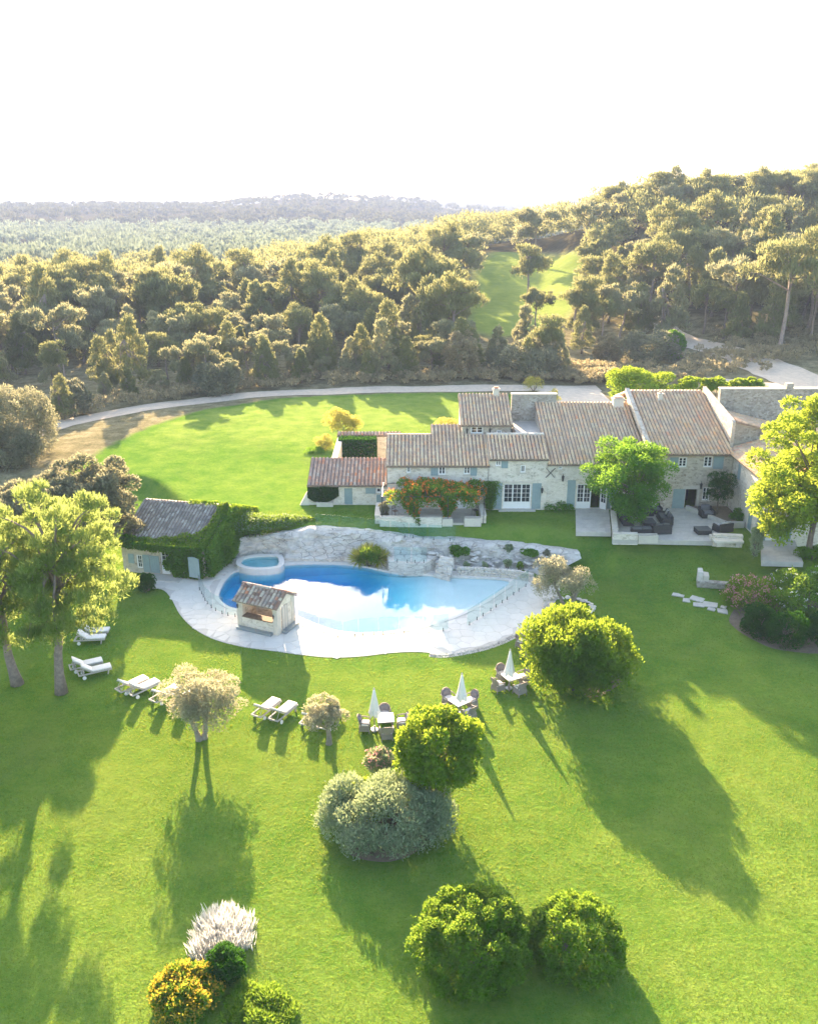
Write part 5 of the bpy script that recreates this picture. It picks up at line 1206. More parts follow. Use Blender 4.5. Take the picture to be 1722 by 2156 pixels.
# ruined stone fragment and stepping stones on the right lawn
g = G(1488, 1247, .35); zf = H1(g.x, g.y); g = Vector((g.x, g.y, zf)); rf = thing('stone_ruin', 'L-shaped fragment of rubble wall standing on the lawn beside pink flowers', 'wall fragment', g, R(-14))
put('long_wall', rough_up(MB().cbox((.35, 0, .22), (2.3, .5, .5)).mesh('long_wall', bevel=.04), .05, 2), M['stone_grey'], rf)
put('upright_block', rough_up(MB().cbox((-.62, .25, .62), (.35, .95, 1.1)).mesh('upright_block', bevel=.05), .06, 2, 3), M['rock'], rf); put('side_block', rough_up(MB().cbox((-.22, .25, .5), (.42, .85, .85)).mesh('side_block', bevel=.05), .05, 2, 5), M['ashlar'], rf)
for i, (px, py, w, d) in enumerate([(1427, 1253, .85, .35), (1444, 1264, .5, .35), (1467, 1261, .95, .42), (1470, 1274, .75, .4), (1494, 1273, 1.0, .5), (1497, 1283, .55, .35), (1520, 1287, .7, .4), (1522, 1279, .4, .3)]):
    g = GT(px, py); m_ = rough_up(MB().cbox((0, 0, 0), (w, d * 1.6, .08)).mesh('stepping_stone', bevel=.02), .07, 2.2, i); o = put('stepping_stone', m_, M['paver']); o.location = g + Vector((0, 0, .02)); o.rotation_euler = (0, 0, R(-25 + 12 * math.sin(i * 2.3)))
    tag(o, ['outermost', 'second', 'third', 'fourth', 'fifth', 'sixth', 'seventh', 'innermost'][i] + ' pale stepping stone counted from the lawn towards the pink flowers', 'stepping stone', 'stepping stones to the flower bed')
# ------------------------------------------------------------------ foliage
def unit(a): return a / np.maximum(np.linalg.norm(a, axis=1, keepdims=True), 1e-6)
def leaf_quads(P, T, S, L, W, fold=0.0):
    """rhombic leaves: base, side, tip, side"""
    L = L[:, None]; W = W[:, None]
    nrm = np.cross(T, S)
    a = P - T * L * .4; b = P + S * W * .5 + nrm * W * fold; c = P + T * L * .6; d = P - S * W * .5 + nrm * W * fold
    v = np.stack([a, b, c, d], 1).reshape(-1, 3); f = np.arange(len(P) * 4).reshape(-1, 4); return v, f
def leaves(P, D, L, W, up=.3, out=.6, rnd=.7, seed=1):
    """leaves at points P growing outwards along D"""
    g = np.random.default_rng(seed); n = len(P)
    T = unit(D * out + np.array([0, 0, up]) + g.normal(size=(n, 3)) * rnd * .6)
    S = unit(np.cross(T, g.normal(size=(n, 3))))
    l = L * g.uniform(.65, 1.35, n); w = W * g.uniform(.7, 1.3, n)
    return leaf_quads(P, T, S, l, w, .15)
def lobes_in(c, r, k, rr, seed, shell=(.5, .85), flat=1.0, lower=-.6):
    """k clumps spread through an ellipsoid"""
    g = np.random.default_rng(seed); d = unit(g.normal(size=(k * 3, 3))); d = d[d[:, 2] > lower][:k]; k = len(d)
    p = np.array(c) + d * np.array(r) * g.uniform(*shell, k)[:, None]
    q = rr * g.uniform(.65, 1.35, k)
    return np.column_stack([p, q, q, q * flat])
def sample_lobes(lb, n, seed, shell=(.7, 1.08), upb=.55):
    g = np.random.default_rng(seed); w = lb[:, 3] * lb[:, 5]; w = w / w.sum(); i = g.choice(len(lb), n, p=w)
    d = unit(g.normal(size=(n, 3))); fl = (d[:, 2] < 0) & (g.random(n) < upb); d[fl, 2] *= -1
    q_ = g.uniform(*shell, n); st_ = g.random(n) < .05; q_[st_] *= g.uniform(1.05, 1.22, st_.sum())      # a few stray shoots
    return lb[i, :3] + d * lb[i, 3:6] * q_[:, None], d
def crown_mesh(name, lb, n, L, W, seed, up=.3, out=.6, rnd=.7, shell=(.7, 1.08), upb=.55, hang=None):
    P, D = sample_lobes(lb, n, seed, shell, upb); v, f = leaves(P, D, L, W, up, out, rnd, seed + 1); return npmesh(name, v, f)
def limb(a, b, r0, r1, seed, wob=.12, n=5, sag=0.0):
    a, b = Vector(a), Vector(b); L = (b - a).length; pts, rad = [], []
    for i in range(n + 1):
        t = i / n; p = a.lerp(b, t); w = mnoise.noise_vector(Vector((seed * 3.1 + t * 2.2, seed, t))) * wob * L * math.sin(math.pi * min(t * 1.05, 1)); p = p + w; p.z += sag * L * math.sin(math.pi * t)
        pts.append(p); rad.append(r0 + (r1 - r0) * t)
    return pts, rad
def trunk_mesh(name, base_r, h, lean, lb, seed, nl=9, stems=1, spread=.0, root=True):
    """tapered trunk(s) with limbs running out into the clumps"""
    mb = MB(); g = random.Random(seed); order = sorted(range(len(lb)), key=lambda i: -lb[i][3]); tips = []
    for s in range(stems):
        a = 2 * math.pi * s / stems + .6; o = Vector((math.cos(a), math.sin(a), 0)) * spread
        top = Vector((lean[0], lean[1], h)) + o * 3.0; k = 1 if stems == 1 else .75
        pts, rad = limb(o * .5 + Vector((0, 0, -.15)), top, base_r * k, base_r * .55 * k, seed + s, .05, 7)
        rad[0] *= 1.5; rad[1] *= 1.08; mb.tube(pts, rad, 8); tips.append((pts, rad))
    for j, i in enumerate(order[:nl]):
        c = Vector(lb[i][:3]); pts, rad = tips[j % stems]; k = len(pts) - 1 - (j // stems) % 3
        st = pts[k]; mb.tube(*limb(st, c, rad[k] * .62, .02 + base_r * .06, seed + 20 + j, .12, 4, .06), 5)
    return mb.mesh(name, True)
def tree(name, label, cat, loc, lb, n, L, W, mat, bark='bark', br=.2, h=2.0, lean=(0, 0), seed=1, nl=9, stems=1, spread=0.0, group=None, up=.3, out=.6, rnd=.7, shell=(.7, 1.08), upb=.55, rz=0.0, extra=()):
    r = thing(name, label, cat, loc, rz, group)
    put('trunk', trunk_mesh('trunk', br, h, lean, lb, seed, nl, stems, spread), M[bark], r)
    put('crown', crown_mesh('crown', lb, n, L, W, seed, up, out, rnd, shell, upb), M[mat], r)
    for nm, me, mt in extra: put(nm, me, M[mt], r)
    return r
def depth_of(p): return p.y * CP - (p.z - CAM_H) * SP
def fit_crown(base, bb):
    """crown ellipsoid above a base so that it fills a picture box"""
    x0, y0, x1, y1 = bb; cx, cyy = (x0 + x1) / 2, (y0 + y1) / 2; c = V(cx, cyy, base.y); sc = FPX / depth_of(c)
    r = (x1 - x0) / 2 / sc; a = math.atan2(CAM_H - c.z, c.y); hv = (y1 - y0) / 2 / sc
    rz = math.sqrt(max(hv * hv - (r * .9 * math.sin(a)) ** 2, (.35 * hv) ** 2)) / math.cos(a)
    return c - base, r, rz
def fit_bush(bb, zg=None):
    """bush on the ground filling a picture box: centre on the ground, radius, height"""
    x0, y0, x1, y1 = bb; cx = (x0 + x1) / 2; near = GT(cx, y1) if zg is None else G(cx, y1, zg)
    r = 1.0
    for _ in range(4):
        base = Vector((near.x * (near.y + r * .85) / near.y, near.y + r * .85, near.z)); sc = FPX / depth_of(base + Vector((0, 0, r * .5))); r = (x1 - x0) / 2 / sc
    lo, hi = .2, 12.0
    for _ in range(30):
        h = (lo + hi) / 2; m_ = 1e9
        for t in np.linspace(0, math.pi, 13):
            m_ = min(m_, PX(base.x, base.y + r * .95 * math.cos(t), base.z + h * (.42 + .58 * math.sin(t)))[1])
        if m_ > y0: lo = h
        else: hi = h
    base.x = G(cx, PX(base.x, base.y, base.z)[1], base.z).x
    return base, r, h
def bush(name, label, bb, n, L, W, mat, seed, k=40, rr=.30, cat='bush', up=.3, out=.7, rnd=.7, squash=1.0, group=None, extra=(), zg=None, core=.72, lsh=(.62, .80), shell=(.72, 1.06), hscale=1.0, stem='bark'):
    base, r, h = fit_bush(bb, zg); h *= hscale
    lb = np.concatenate([lobes_in((0, 0, h * .42), (r, r * squash, h * .58), k, r * rr, seed, lsh, min(1.2, h / r), -.75), [[0, 0, h * .4, r * core, r * core * squash, h * (.45 if core < .8 else .55)]]])
    o = thing(name, label, cat, base, 0, group)
    st = MB(); g = random.Random(seed)
    for i in range(5): a = g.uniform(0, 6.3); st.tube(*limb((.1 * math.cos(a), .1 * math.sin(a), -.1), (r * .5 * math.cos(a), r * .5 * math.sin(a), h * .55), .05 + .02 * r, .015, seed + i), 5)
    put('stem', st.mesh('stem', True), M[stem], o)
    put('crown', crown_mesh('crown', lb, n, L, W, seed, up, out, rnd, shell), M[mat], o)
    for nm, mt, cnt, l_, w_, zmin in extra:
        P, D = sample_lobes(lb, cnt * 3, seed + 77, (1.0, 1.12), .9); keep = P[:, 2] > h * zmin; P, D = P[keep][:cnt], D[keep][:cnt]
        Q = (P[:, None, :] + np.random.default_rng(seed).normal(size=(len(P), 4, 3)) * l_ * .5).reshape(-1, 3); DD = np.repeat(D, 4, 0)
        v, f = leaves(Q, DD, l_, w_, .3, .5, 1.0, seed + 5) if mt != 'lf_white' else leaves(Q, DD, .42, .05, 1.3, .7, .35, seed + 5); put(nm, npmesh(nm, v, f), M[mt], o)['kind'] = 'stuff'
    return o, base, r, h

# --- the two tall pines at the left
for (bp, bb, lab, sd, hh) in (((130, 1458), (-30, 998, 284, 1392), 'taller leaning umbrella pine with sunlit tufts at the left of the lawn', 3, .55), ((38, 1440), (-190, 1050, 135, 1385), 'second umbrella pine at the left edge, its bare trunk straight', 8, .55)):
    b = GT(*bp); c, r, rz = fit_crown(b, bb)
    g = np.random.default_rng(sd); top = c.z + rz
    L1 = lobes_in(tuple(c), (r * .92, r * .92, rz * .92), 150, r * .135, sd, (.35, 1.0), .9, -.98)
    L1 = L1[L1[:, 2] > c.z - rz * .95]
    tree('pine_tree', lab, 'pine', b, L1, 40000, .30, .06, 'lf_pine', 'pine_bark', .29, c.z + rz * .2, (c.x * .7, c.y * .7), sd, 42, 1, 0, None, .75, .5, .55, (.45, 1.1), .7)
# --- olives
b = GT(425, 1556); c, r, rz = fit_crown(b, (340, 1398, 528, 1535)); lb = lobes_in(tuple(c), (r * 1.0, r * .85, rz), 54, r * .21, 5, (.35, .95), .9, -.8)
tree('olive_tree', 'large two-trunked olive casting a long forked shadow on the lawn', 'olive tree', b, lb, 15000, .17, .05, 'lf_olive', 'olive_bark', .24, c.z * .7, (0, 0), 5, 16, 2, .2, None, .35, .5, .8)
b = GT(693, 1566); c, r, rz = fit_crown(b, (634, 1465, 735, 1538)); lb = lobes_in(tuple(c), (r * .95, r * .9, rz), 26, r * .27, 6, (.35, .95), .9, -.8)
tree('olive_tree', 'small silver olive with one gnarled trunk beside the loungers', 'olive tree', b, lb, 7000, .15, .045, 'lf_olive', 'olive_bark', .17, c.z * .7, (0, 0), 6, 9, 1, 0, None, .35, .5, .8)
b = GT(1196, 1278); c, r, rz = fit_crown(b, (1116, 1170, 1264, 1258)); lb = lobes_in(tuple(c), (r * .95, r * .9, rz), 40, r * .24, 7, (.35, .95), .9, -.7)
tree('olive_tree', 'spreading grey olive with several stems at the corner of the pool deck', 'olive tree', b, lb, 12000, .17, .05, 'lf_olive', 'olive_bark', .2, c.z * .7, (0, 0), 7, 12, 3, .4, None, .35, .5, .8)
ring = thing('stone_ring', 'ring of pale boulders round the foot of the deck olive', 'stone border', b)
for k in range(26): a = 2 * math.pi * k / 26; boulder(b + Vector((1.75 * math.cos(a), 1.5 * math.sin(a), .06)), .42, ring, 'boulder')
# --- big golden shrub tree, round green tree
b = GT(1210, 1450); c, r, rz = fit_crown(b, (1094, 1278, 1346, 1462)); c.z = 2.75; c.y = .4; rz = 1.9
lb = np.concatenate([lobes_in(tuple(c), (r * .9, r * .78, rz * .9), 80, r * .17, 9, (.6, 1.0), 1.1, -.85), lobes_in((c.x + .1, c.y + .2, 1.5), (r * .88, r * .75, 1.2), 70, r * .19, 99, (.5, 1.0), 1.0, -.9), [[c.x, c.y, c.z, r * .75, r * .6, rz * .7]]])
tree('golden_shrub', 'big rounded golden-green shrub tree at the corner of the deck', 'shrub', b, lb, 46000, .20, .11, 'lf_bush', 'bark', .2, c.z * .8, (0, 0), 9, 16, 2, .25, None, .65, .6, .6, (.7, 1.15))
b = GT(915, 1690); c, r, rz = fit_crown(b, (818, 1482, 1026, 1668)); 
lb = np.concatenate([lobes_in(tuple(c), (r * .88, r * .88, rz * .88), 60, r * .2, 10, (.6, .95), 1.0, -.85), [[c.x, c.y, c.z, r * .7, r * .7, rz * .7]]])
tree('green_tree', 'round leafy green tree rising out of the silver bush', 'tree', b, lb, 22000, .19, .10, 'lf_bush', 'bark', .2, c.z * .8, (0, 0), 10, 14, 1, 0, None, .2, .6, .8)
# --- silver mound and near clipped bushes
bush('silver_bush', 'wide silver-grey mound of shrubs below the round green tree', (655, 1606, 972, 1842), 34000, .16, .065, 'lf_silver', 12, 70, .2, up=.6, squash=.8)
bush('green_shrub', 'yellow-green shrub growing through the middle of the silver mound', (700, 1640, 838, 1745), 6000, .15, .08, 'lf_bush', 13, 24, .28, hscale=1.15)
bush('pink_shrub', 'pale pinkish shrub at the back of the silver mound', (768, 1575, 836, 1650), 3500, .16, .06, 'lf_silver', 14, 18, .3, extra=(('flowers', 'lf_pink', 160, .10, .06, .3),), up=.6)
bush('clipped_bush', 'largest clipped dark green bush in the near lawn', (860, 1866, 1122, 2124), 36000, .12, .07, 'lf_box', 15, 150, .13, shell=(.8, 1.04), core=.86, lsh=(.80, .93))
bush('clipped_bush', 'smaller clipped round bush right of the largest one', (1104, 1884, 1313, 2090), 28000, .12, .07, 'lf_box', 16, 110, .14, shell=(.8, 1.04), core=.86, lsh=(.80, .93))
bush('plume_bush', 'bush of white feathery plumes at the lower left', (394, 1928, 540, 2020), 7000, .22, .04, 'lf_silver', 17, 30, .24, up=.9, extra=(('plumes', 'lf_white', 1500, .22, .045, .40),))
bush('dark_shrub', 'dark green shrub between the white plumes and the copper bush', (428, 1985, 522, 2085), 7000, .12, .06, 'lf_dark', 18, 24, .28)
bush('copper_bush', 'orange-yellow copper-leaved bush at the bottom edge', (314, 2028, 472, 2175), 15000, .12, .075, 'lf_box', 19, 36, .26, extra=(('young_leaves', 'lf_copper', 1000, .12, .07, .35),))
bush('green_shrub', 'loose yellow-green shrub right of the copper bush at the bottom edge', (468, 2062, 634, 2200), 12000, .16, .05, 'lf_box', 20, 36, .25, up=.6)
# --- flower bed on the right
bush('pink_flower_bush', 'loose bush of pink flowers beside the stone fragment', (1516, 1213, 1625, 1302), 7000, .14, .07, 'lf_bush', 21, 30, .26, extra=(('flowers', 'lf_pink', 420, .12, .09, .1),))
bush('white_flower_bush', 'tall bush with white flowers at the right edge', (1600, 1200, 1775, 1335), 15000, .15, .08, 'lf_box', 22, 40, .25, extra=(('flowers', 'lf_petal', 170, .11, .08, .3),))
for bb, sd, lab in (((1553, 1268, 1632, 1352), 23, 'clipped dark ball nearest the pink flowers'), ((1600, 1275, 1702, 1376), 24, 'largest clipped dark ball in the right flower bed'), ((1684, 1288, 1775, 1374), 25, 'clipped dark ball cut by the right edge of the picture')):
    bush('clipped_ball', lab, bb, 12000, .10, .055, 'lf_dark', sd, 30, .26, shell=(.86, 1.02))
bush('clipped_ball', 'neat round clipped ball standing before the pool house door', (285, 1203, 333, 1254), 8000, .075, .045, 'lf_dark', 26, 40, .2, shell=(.9, 1.02))
# --- terrace tree, robinia, small evergreen
b = G(1345, 1100, ZH); c, r, rz = fit_crown(b, (1216, 912, 1440, 1092))
lb = np.concatenate([lobes_in((c.x - .6, c.y - .3, c.z + rz * .25), (r * .85, r * .75, rz * .6), 46, r * .2, 30, (.4, 1.0), .7, -.8), lobes_in((c.x + .3, c.y - .8, c.z - rz * .45), (r * .48, r * .45, rz * .55), 22, r * .19, 31, (.4, 1.0), .8, -.9)])
tree('terrace_tree', 'leafy green tree spreading over the dark terrace sofas', 'tree', b, lb, 30000, .19, .10, 'lf_tree', 'bark', .17, c.z * .75, (c.x * .4, 0), 30, 20, 1, 0, None, .1, .6, .9, (.55, 1.1))
b = G(1700, 1172, ZH); c, r, rz = fit_crown(b, (1572, 805, 1860, 1150)); c.y -= .5
lb = np.concatenate([lobes_in(tuple(c), (r * .95, r * .8, rz * .95), 130, r * .16, 33, (.4, 1.0), .75, -.95), lobes_in((c.x - r * .4, c.y, c.z - rz * .5), (r * .5, r * .45, rz * .45), 50, r * .13, 34, (.4, 1.0), .7, -.9)])
tree('golden_robinia', 'tall golden-yellow robinia at the right edge before the side wing', 'tree', b, lb, 52000, .25, .13, 'lf_robinia', 'bark', .22, c.z * .85, (c.x * .4, 0), 33, 30, 2, .2, None, .05, .6, .9, (.5, 1.1))
b = Vector((fx1 - 1.6, Y0 - 2.2, ZH + .4)); c, r, rz = fit_crown(b, (1482, 985, 1547, 1066)); lb = lobes_in(tuple(c), (r * .85, r * .8, rz * .85), 34, r * .3, 35, (.4, .95), 1, -.9)
tree('small_evergreen', 'small dark evergreen tree in the raised terrace bed', 'tree', b, lb, 9000, .12, .05, 'lf_dark', 'bark', .08, c.z * .8, (0, 0), 35, 8, group=None, rnd=.9)
# --- shrubs round the house
for bb, sd, nm, lab, mt, n_, zg in (
 ((1140, 1049, 1206, 1080), 40, 'house_shrub', 'low green shrub between the french doors of the house', 'lf_tree', 4000, ZH), ((1572, 1096, 1604, 1172), 41, 'variegated_shrub', 'upright variegated shrub at the corner of the side wing', 'lf_silver', 5000, ZH),
 ((1676, 1150, 1745, 1190), 42, 'house_shrub', 'dark glossy shrub beside the wing terrace at the right edge', 'lf_box', 5000, ZH), ((1533, 1070, 1563, 1108), 43, 'house_shrub', 'small green shrub against the side wing wall', 'lf_tree', 2200, ZH),
 ((1284, 1042, 1303, 1092), 44, 'clipped_column', 'dark clipped column beside the left sofa', 'lf_dark', 3000, ZH), ((798, 1050, 820, 1096), 45, 'wall_climber', 'thin climber at the left end of the pergola', 'lf_oak', 2200, ZH),
 ((660, 916, 706, 950), 46, 'yellow_shrub', 'pale yellow-green shrubs on the lawn left of the garden wall', 'lf_mimosa', 3500, ZH), ((640, 940, 690, 958), 47, 'green_shrub', 'low dark shrub on the lawn behind the outbuilding', 'lf_tree', 2000, ZH),
 ((905, 880, 965, 905), 48, 'yellow_shrub', 'bright yellow-green shrub behind the left roof', 'lf_mimosa', 3000, ZH), ((1100, 796, 1146, 826), 49, 'yellow_shrub', 'bright shrub behind the walled roof terrace', 'lf_mimosa', 2500, ZH),
 ((1146, 818, 1178, 852), 50, 'yellow_shrub', 'yellow-green shrub at the left end of the centre roof', 'lf_mimosa', 2500, ZH), ((776, 926, 816, 964), 51, 'brown_shrub', 'brownish shrub at the end of the courtyard hedge', 'lf_oak', 3500, ZH),
 ((712, 950, 745, 966), 52, 'green_shrub', 'small bright shrub before the courtyard hedge', 'lf_bush', 1800, ZH), ((742, 1150, 812, 1200), 53, 'fan_palm', 'spiky yellow-green fan palms on the rock edge over the water', 'lf_bush', 0, .3),
 ((945, 1149, 990, 1174), 54, 'rock_shrub', 'rounded dark green shrub among the rocks above the steps', 'lf_tree', 3500, 1.0), ((1090, 1155, 1135, 1174), 55, 'rock_shrub', 'low green creeping shrub along the rockery top', 'lf_tree', 2500, 1.1),
 ((1060, 1148, 1082, 1166), 56, 'rock_shrub', 'grey tufted plant on the rockery top', 'lf_silver', 1200, 1.0), ((1138, 1158, 1160, 1175), 57, 'rock_shrub', 'small grey-brown shrub at the right end of the rockery', 'lf_oak', 1200, .9),
 ((975, 1184, 990, 1196), 58, 'rock_shrub', 'small tuft left in the white gravel of the rockery', 'lf_silver', 500, .4), ((1012, 1184, 1028, 1198), 59, 'rock_shrub', 'small tuft in the middle of the white gravel rockery', 'lf_silver', 500, .4),
 ((1058, 1178, 1078, 1196), 60, 'rock_shrub', 'rounded silver tuft right of the middle in the rockery', 'lf_silver', 700, .5), ((1086, 1182, 1102, 1200), 61, 'rock_shrub', 'green tuft near the right end of the dry-stone wall', 'lf_ivy', 600, .4)):
    if n_: bush(nm, lab, bb, n_, .13, .06, mt, sd, 18, .32, zg=zg, cat='shrub')
    else:
        o, base, r, h = bush(nm, lab, bb, 1500, .3, .06, mt, sd, 18, .3, zg=zg, cat='palm'); g = np.random.default_rng(5); 
        P = np.repeat(np.array([[-.55, 0, h * .35], [.6, .1, h * .3], [0, .3, h * .55]]) * [r, r, 1], 260, 0); D = unit(g.normal(size=P.shape) * [1, 1, .7] + [0, 0, .45]); P = P + D * .45
        v, f = leaf_quads(P, D, unit(np.cross(D, g.normal(size=P.shape))), np.full(len(P), 1.1), np.full(len(P), .09)); put('fronds', npmesh('fronds', v, f), M['lf_mimosa'], o)
# hedge in the courtyard
def leaf_box(name, label, cat, x0, x1, y0, y1, z0, z1, n, L, W, mat, seed, parent=None, group=None):
    g = np.random.default_rng(seed); P = g.uniform([x0, y0, z0], [x1, y1, z1], (n, 3)); ax = g.integers(0, 3, n); top = ax == 0; fr = ax == 1; sd_ = ax == 2
    P[top, 2] = z1 + g.normal(size=top.sum()) * .08; P[fr, 1] = y0 + g.normal(size=fr.sum()) * .06; k = g.random(sd_.sum()) < .5; P[np.where(sd_)[0][k], 0] = x0; P[np.where(sd_)[0][~k], 0] = x1
    D = np.zeros((n, 3)); D[top, 2] = 1; D[fr, 1] = -1; D[sd_, 0] = 1
    c = Vector(((x0 + x1) / 2, (y0 + y1) / 2, z0)); o = thing(name, label, cat, c, 0, group)
    v, f = leaves(P - np.array(c), D, L, W, .3, .5, .9, seed); put('crown', npmesh('crown', v, f), M[mat], o)
    st = MB()
    for i in range(int((x1 - x0) / .8) + 1): x = x0 + .4 + i * .8 - c.x; st.tube([(x, 0, -.1), (x + .1, 0, (z1 - z0) * .8)], [.05, .02], 5)
    put('stem', st.mesh('stem', True), M['bark'], o); return o
hY = YG - .9; leaf_box('courtyard_hedge', 'dark clipped hedge against the tile-coped garden wall', 'hedge', fx_(714, 940, hY)[0], fx_(792, 940, hY)[0], hY - .9, hY + .5, ZH, fx_(750, 924, hY)[1], 16000, .18, .12, 'lf_dark', 70)
# ivy on the outbuilding
g = np.random.default_rng(71); iv = thing('outbuilding_ivy', 'dark ivy curtain on the left end of the outbuilding wall', 'ivy', (ax0 + 1.2, YA, ZH))
n = 5200; a = g.random(n); zz = g.random(n); wid = (fx_(716, 1040, YA)[0] - ax0); X = ax0 - .12 + a * wid; Zp = ZH + .35 + zz * (zeA - ZH - .35); keep = Zp > ZH + .3 + 1.0 * np.abs(a - .45) ** 2 * 2
P = np.column_stack([X, YA - .10 - .22 * g.random(n) * np.sin(np.clip(a, 0, 1) * 3.1), Zp])[keep]; v, f = leaves(P - np.array(iv.location), np.tile([0, -1., 0], (len(P), 1)), .14, .11, -.4, .5, .7, 72); put('foliage', npmesh('foliage', v, f), M['lf_dark'], iv)
# --- trumpet vine on the pergola
tv = thing('trumpet_vine', 'trumpet vine with masses of orange flowers covering the pergola', 'vine', (G(905, 1080, ZH).x, YP + .5, ZH)); O_ = np.array(tv.location)
vx0, vx1 = V(826, 1045, YP + 1.2).x, V(1003, 1045, YP + 1.2).x
lb = np.concatenate([np.column_stack([g.uniform(vx0, vx1, 46), g.uniform(YP + .1, Y0 - 1.0, 46), ZH + 2.3 + g.uniform(-.45, .55, 46), g.uniform(.55, .9, 46), g.uniform(.5, .85, 46), g.uniform(.4, .6, 46)])])
legs = []
for (pa_, pb_) in (((884, 1106), (862, 1062)), ((938, 1098), (945, 1062))):
    a = np.array(G(*pa_, ZH)); b = np.array(V(*pb_, YP + .6)); 
    for t in np.linspace(.18, 1, 8): w_ = .18 + .62 * t ** 1.4; legs.append([*(a * (1 - t) + b * t), w_, .4, .4])
lb = np.concatenate([lb, np.array(legs)]); lb[:, :3] -= O_
P, D = sample_lobes(lb, 27000, 73, (.6, 1.05), .6); v, f = leaves(P, D, .15, .09, .0, .6, .8, 74); put('foliage', npmesh('foliage', v, f), M['lf_ivy'], tv)
P, D = sample_lobes(lb, 1500, 75, (1.0, 1.18), .9); P = P[P[:, 2] > 1.3 * g.random(len(P)) ** 2 + .3][:560]; D = D[:len(P)]; Q = (P[:, None, :] + g.normal(size=(len(P), 5, 3)) * .075).reshape(-1, 3); v, f = leaves(Q, np.repeat(D, 5, 0), .15, .10, .3, .5, 1., 76); put('flowers', npmesh('flowers', v, f), M['lf_orange'], tv)['kind'] = 'stuff'
mb = MB()
for (pa_, pb_) in (((884, 1106), (862, 1062)), ((938, 1098), (945, 1062))): mb.tube(*limb(G(*pa_, ZH) - tv.location, V(*pb_, YP + .6) - tv.location, .09, .04, 3, .1), 6)
put('stem', mb.mesh('stem', True), M['bark'], tv)
cx_i = fx_(1030, 1045)[0]; ci = thing('corner_climber', 'green climber up the corner right of the pergola', 'vine', (cx_i, Y0 - .3, ZH)); n = 3000
P = np.column_stack([g.normal(size=n) * .3, -.15 - .4 * g.random(n), .3 + 2.5 * g.random(n)]); P[:, 0] *= (.4 + P[:, 2] / 2.6); v, f = leaves(P, np.tile([0, -1., .2], (n, 1)), .15, .09, -.1, .5, .8, 78); put('foliage', npmesh('foliage', v, f), M['lf_ivy'], ci)
put('stem', MB().tube([(0, .1, -.1), (.05, .05, 1.2), (-.05, .1, 2.4)], [.04, .03, .015], 5).mesh('stem', True), M['bark'], ci)
# --- ivy over the pool house: gable, right of the front, eave fringe, ridge end
ivp = thing('pool_house_ivy', 'thick bright ivy smothering the gable and eaves of the pool house', 'ivy', PP(pL, 0, 0)); O_ = np.array(ivp.location); PT = []; ND = []
g = np.random.default_rng(81)
def ivy_pts(n, fn, nrm, fat):
    for _ in range(n):
        p = fn()
        if p is None: continue
        q_ = Vector(p) + Vector(nrm) * (g.random() ** .6) * fat; PT.append(tuple(q_)); ND.append(tuple(nrm))
edge_a = lambda z: pL - 2.5 - .75 * math.sin(z * 1.3 + .2) + (.35 if z < .6 else 0)
def f_front():
    a = pL * g.random(); z = .15 + (PHH + .25) * g.random()
    if a > edge_a(z) + .25 * mnoise.noise(Vector((a * 2, z * 2, 1))): return PP(a, 0, z)
    if z > PHH - .12 + .15 * mnoise.noise(Vector((a * 1.5, 0, 3.))) - .35 * (a / pL): return PP(a, -.12, z)
    return None
ivy_pts(15000, f_front, -pv, .55)
def f_gable():
    b = -.3 + (pD + .6) * g.random(); zt2 = PHH + rise_p * (1 - abs(b - pD / 2) / (pD / 2)) + .35; return PP(pL, b, .3 + (zt2 - .3) * g.random())
ivy_pts(20000, f_gable, pu, .75)
slope_n = (Zv - pv * -.36).normalized(); slope_n = (Zv * 1.0 - pv * .40).normalized()
def f_roof():
    a = pL * g.random(); b = -.35 + (pD / 2 + .4) * g.random(); z = PHH + .1 + .40 * b
    fr = .75 + .5 * mnoise.noise(Vector((a * .9, 5., 0))) + 1.1 * (a / pL) ** 2
    if b < fr - .35 or a > pL - .5 - 1.3 * max(0, 1 - b / 2.2) + .4 * mnoise.noise(Vector((b * 1.5, 0, 8.))): return PP(a, b, z)
    if b > pD / 2 - .25 and a > pL * .55: return PP(a, b, z + .1)
    return None
ivy_pts(16000, f_roof, slope_n, .32)
def f_verge():
    b = -.4 + (pD / 2 + .5) * g.random(); return PP(pL - .1 + .3 * g.random(), b, PHH + .05 + .40 * b + .15 * g.random())
ivy_pts(5000, f_verge, slope_n, .25)
P = np.array(PT) - O_; D = np.array(ND); v, f = leaves(P, D, .16, .13, -.1, .6, .7, 82); put('foliage', npmesh('foliage', v, f), M['lf_ivy'], ivp)
mb = MB()
for k in range(6): mb.tube(*limb(PP(pL + .1, .4 + k, 0) - ivp.location, PP(pL + .1, 1.5 + k * .6, 2.6) - ivp.location, .05, .02, k, .15), 5)
mb.tube(*limb(PP(pL - .6, -.1, 0) - ivp.location, PP(pL - 1.5, -.1, 2.2) - ivp.location, .06, .02, 9, .12), 5); put('stem', mb.mesh('stem', True), M['bark'], ivp)
bush('bamboo_clump', 'feathery dark green clump between the pool house gable and the rock', (428, 1108, 506, 1198), 9000, .30, .06, 'lf_ivy', 83, 40, .26, zg=.1, up=.5, cat='bamboo')
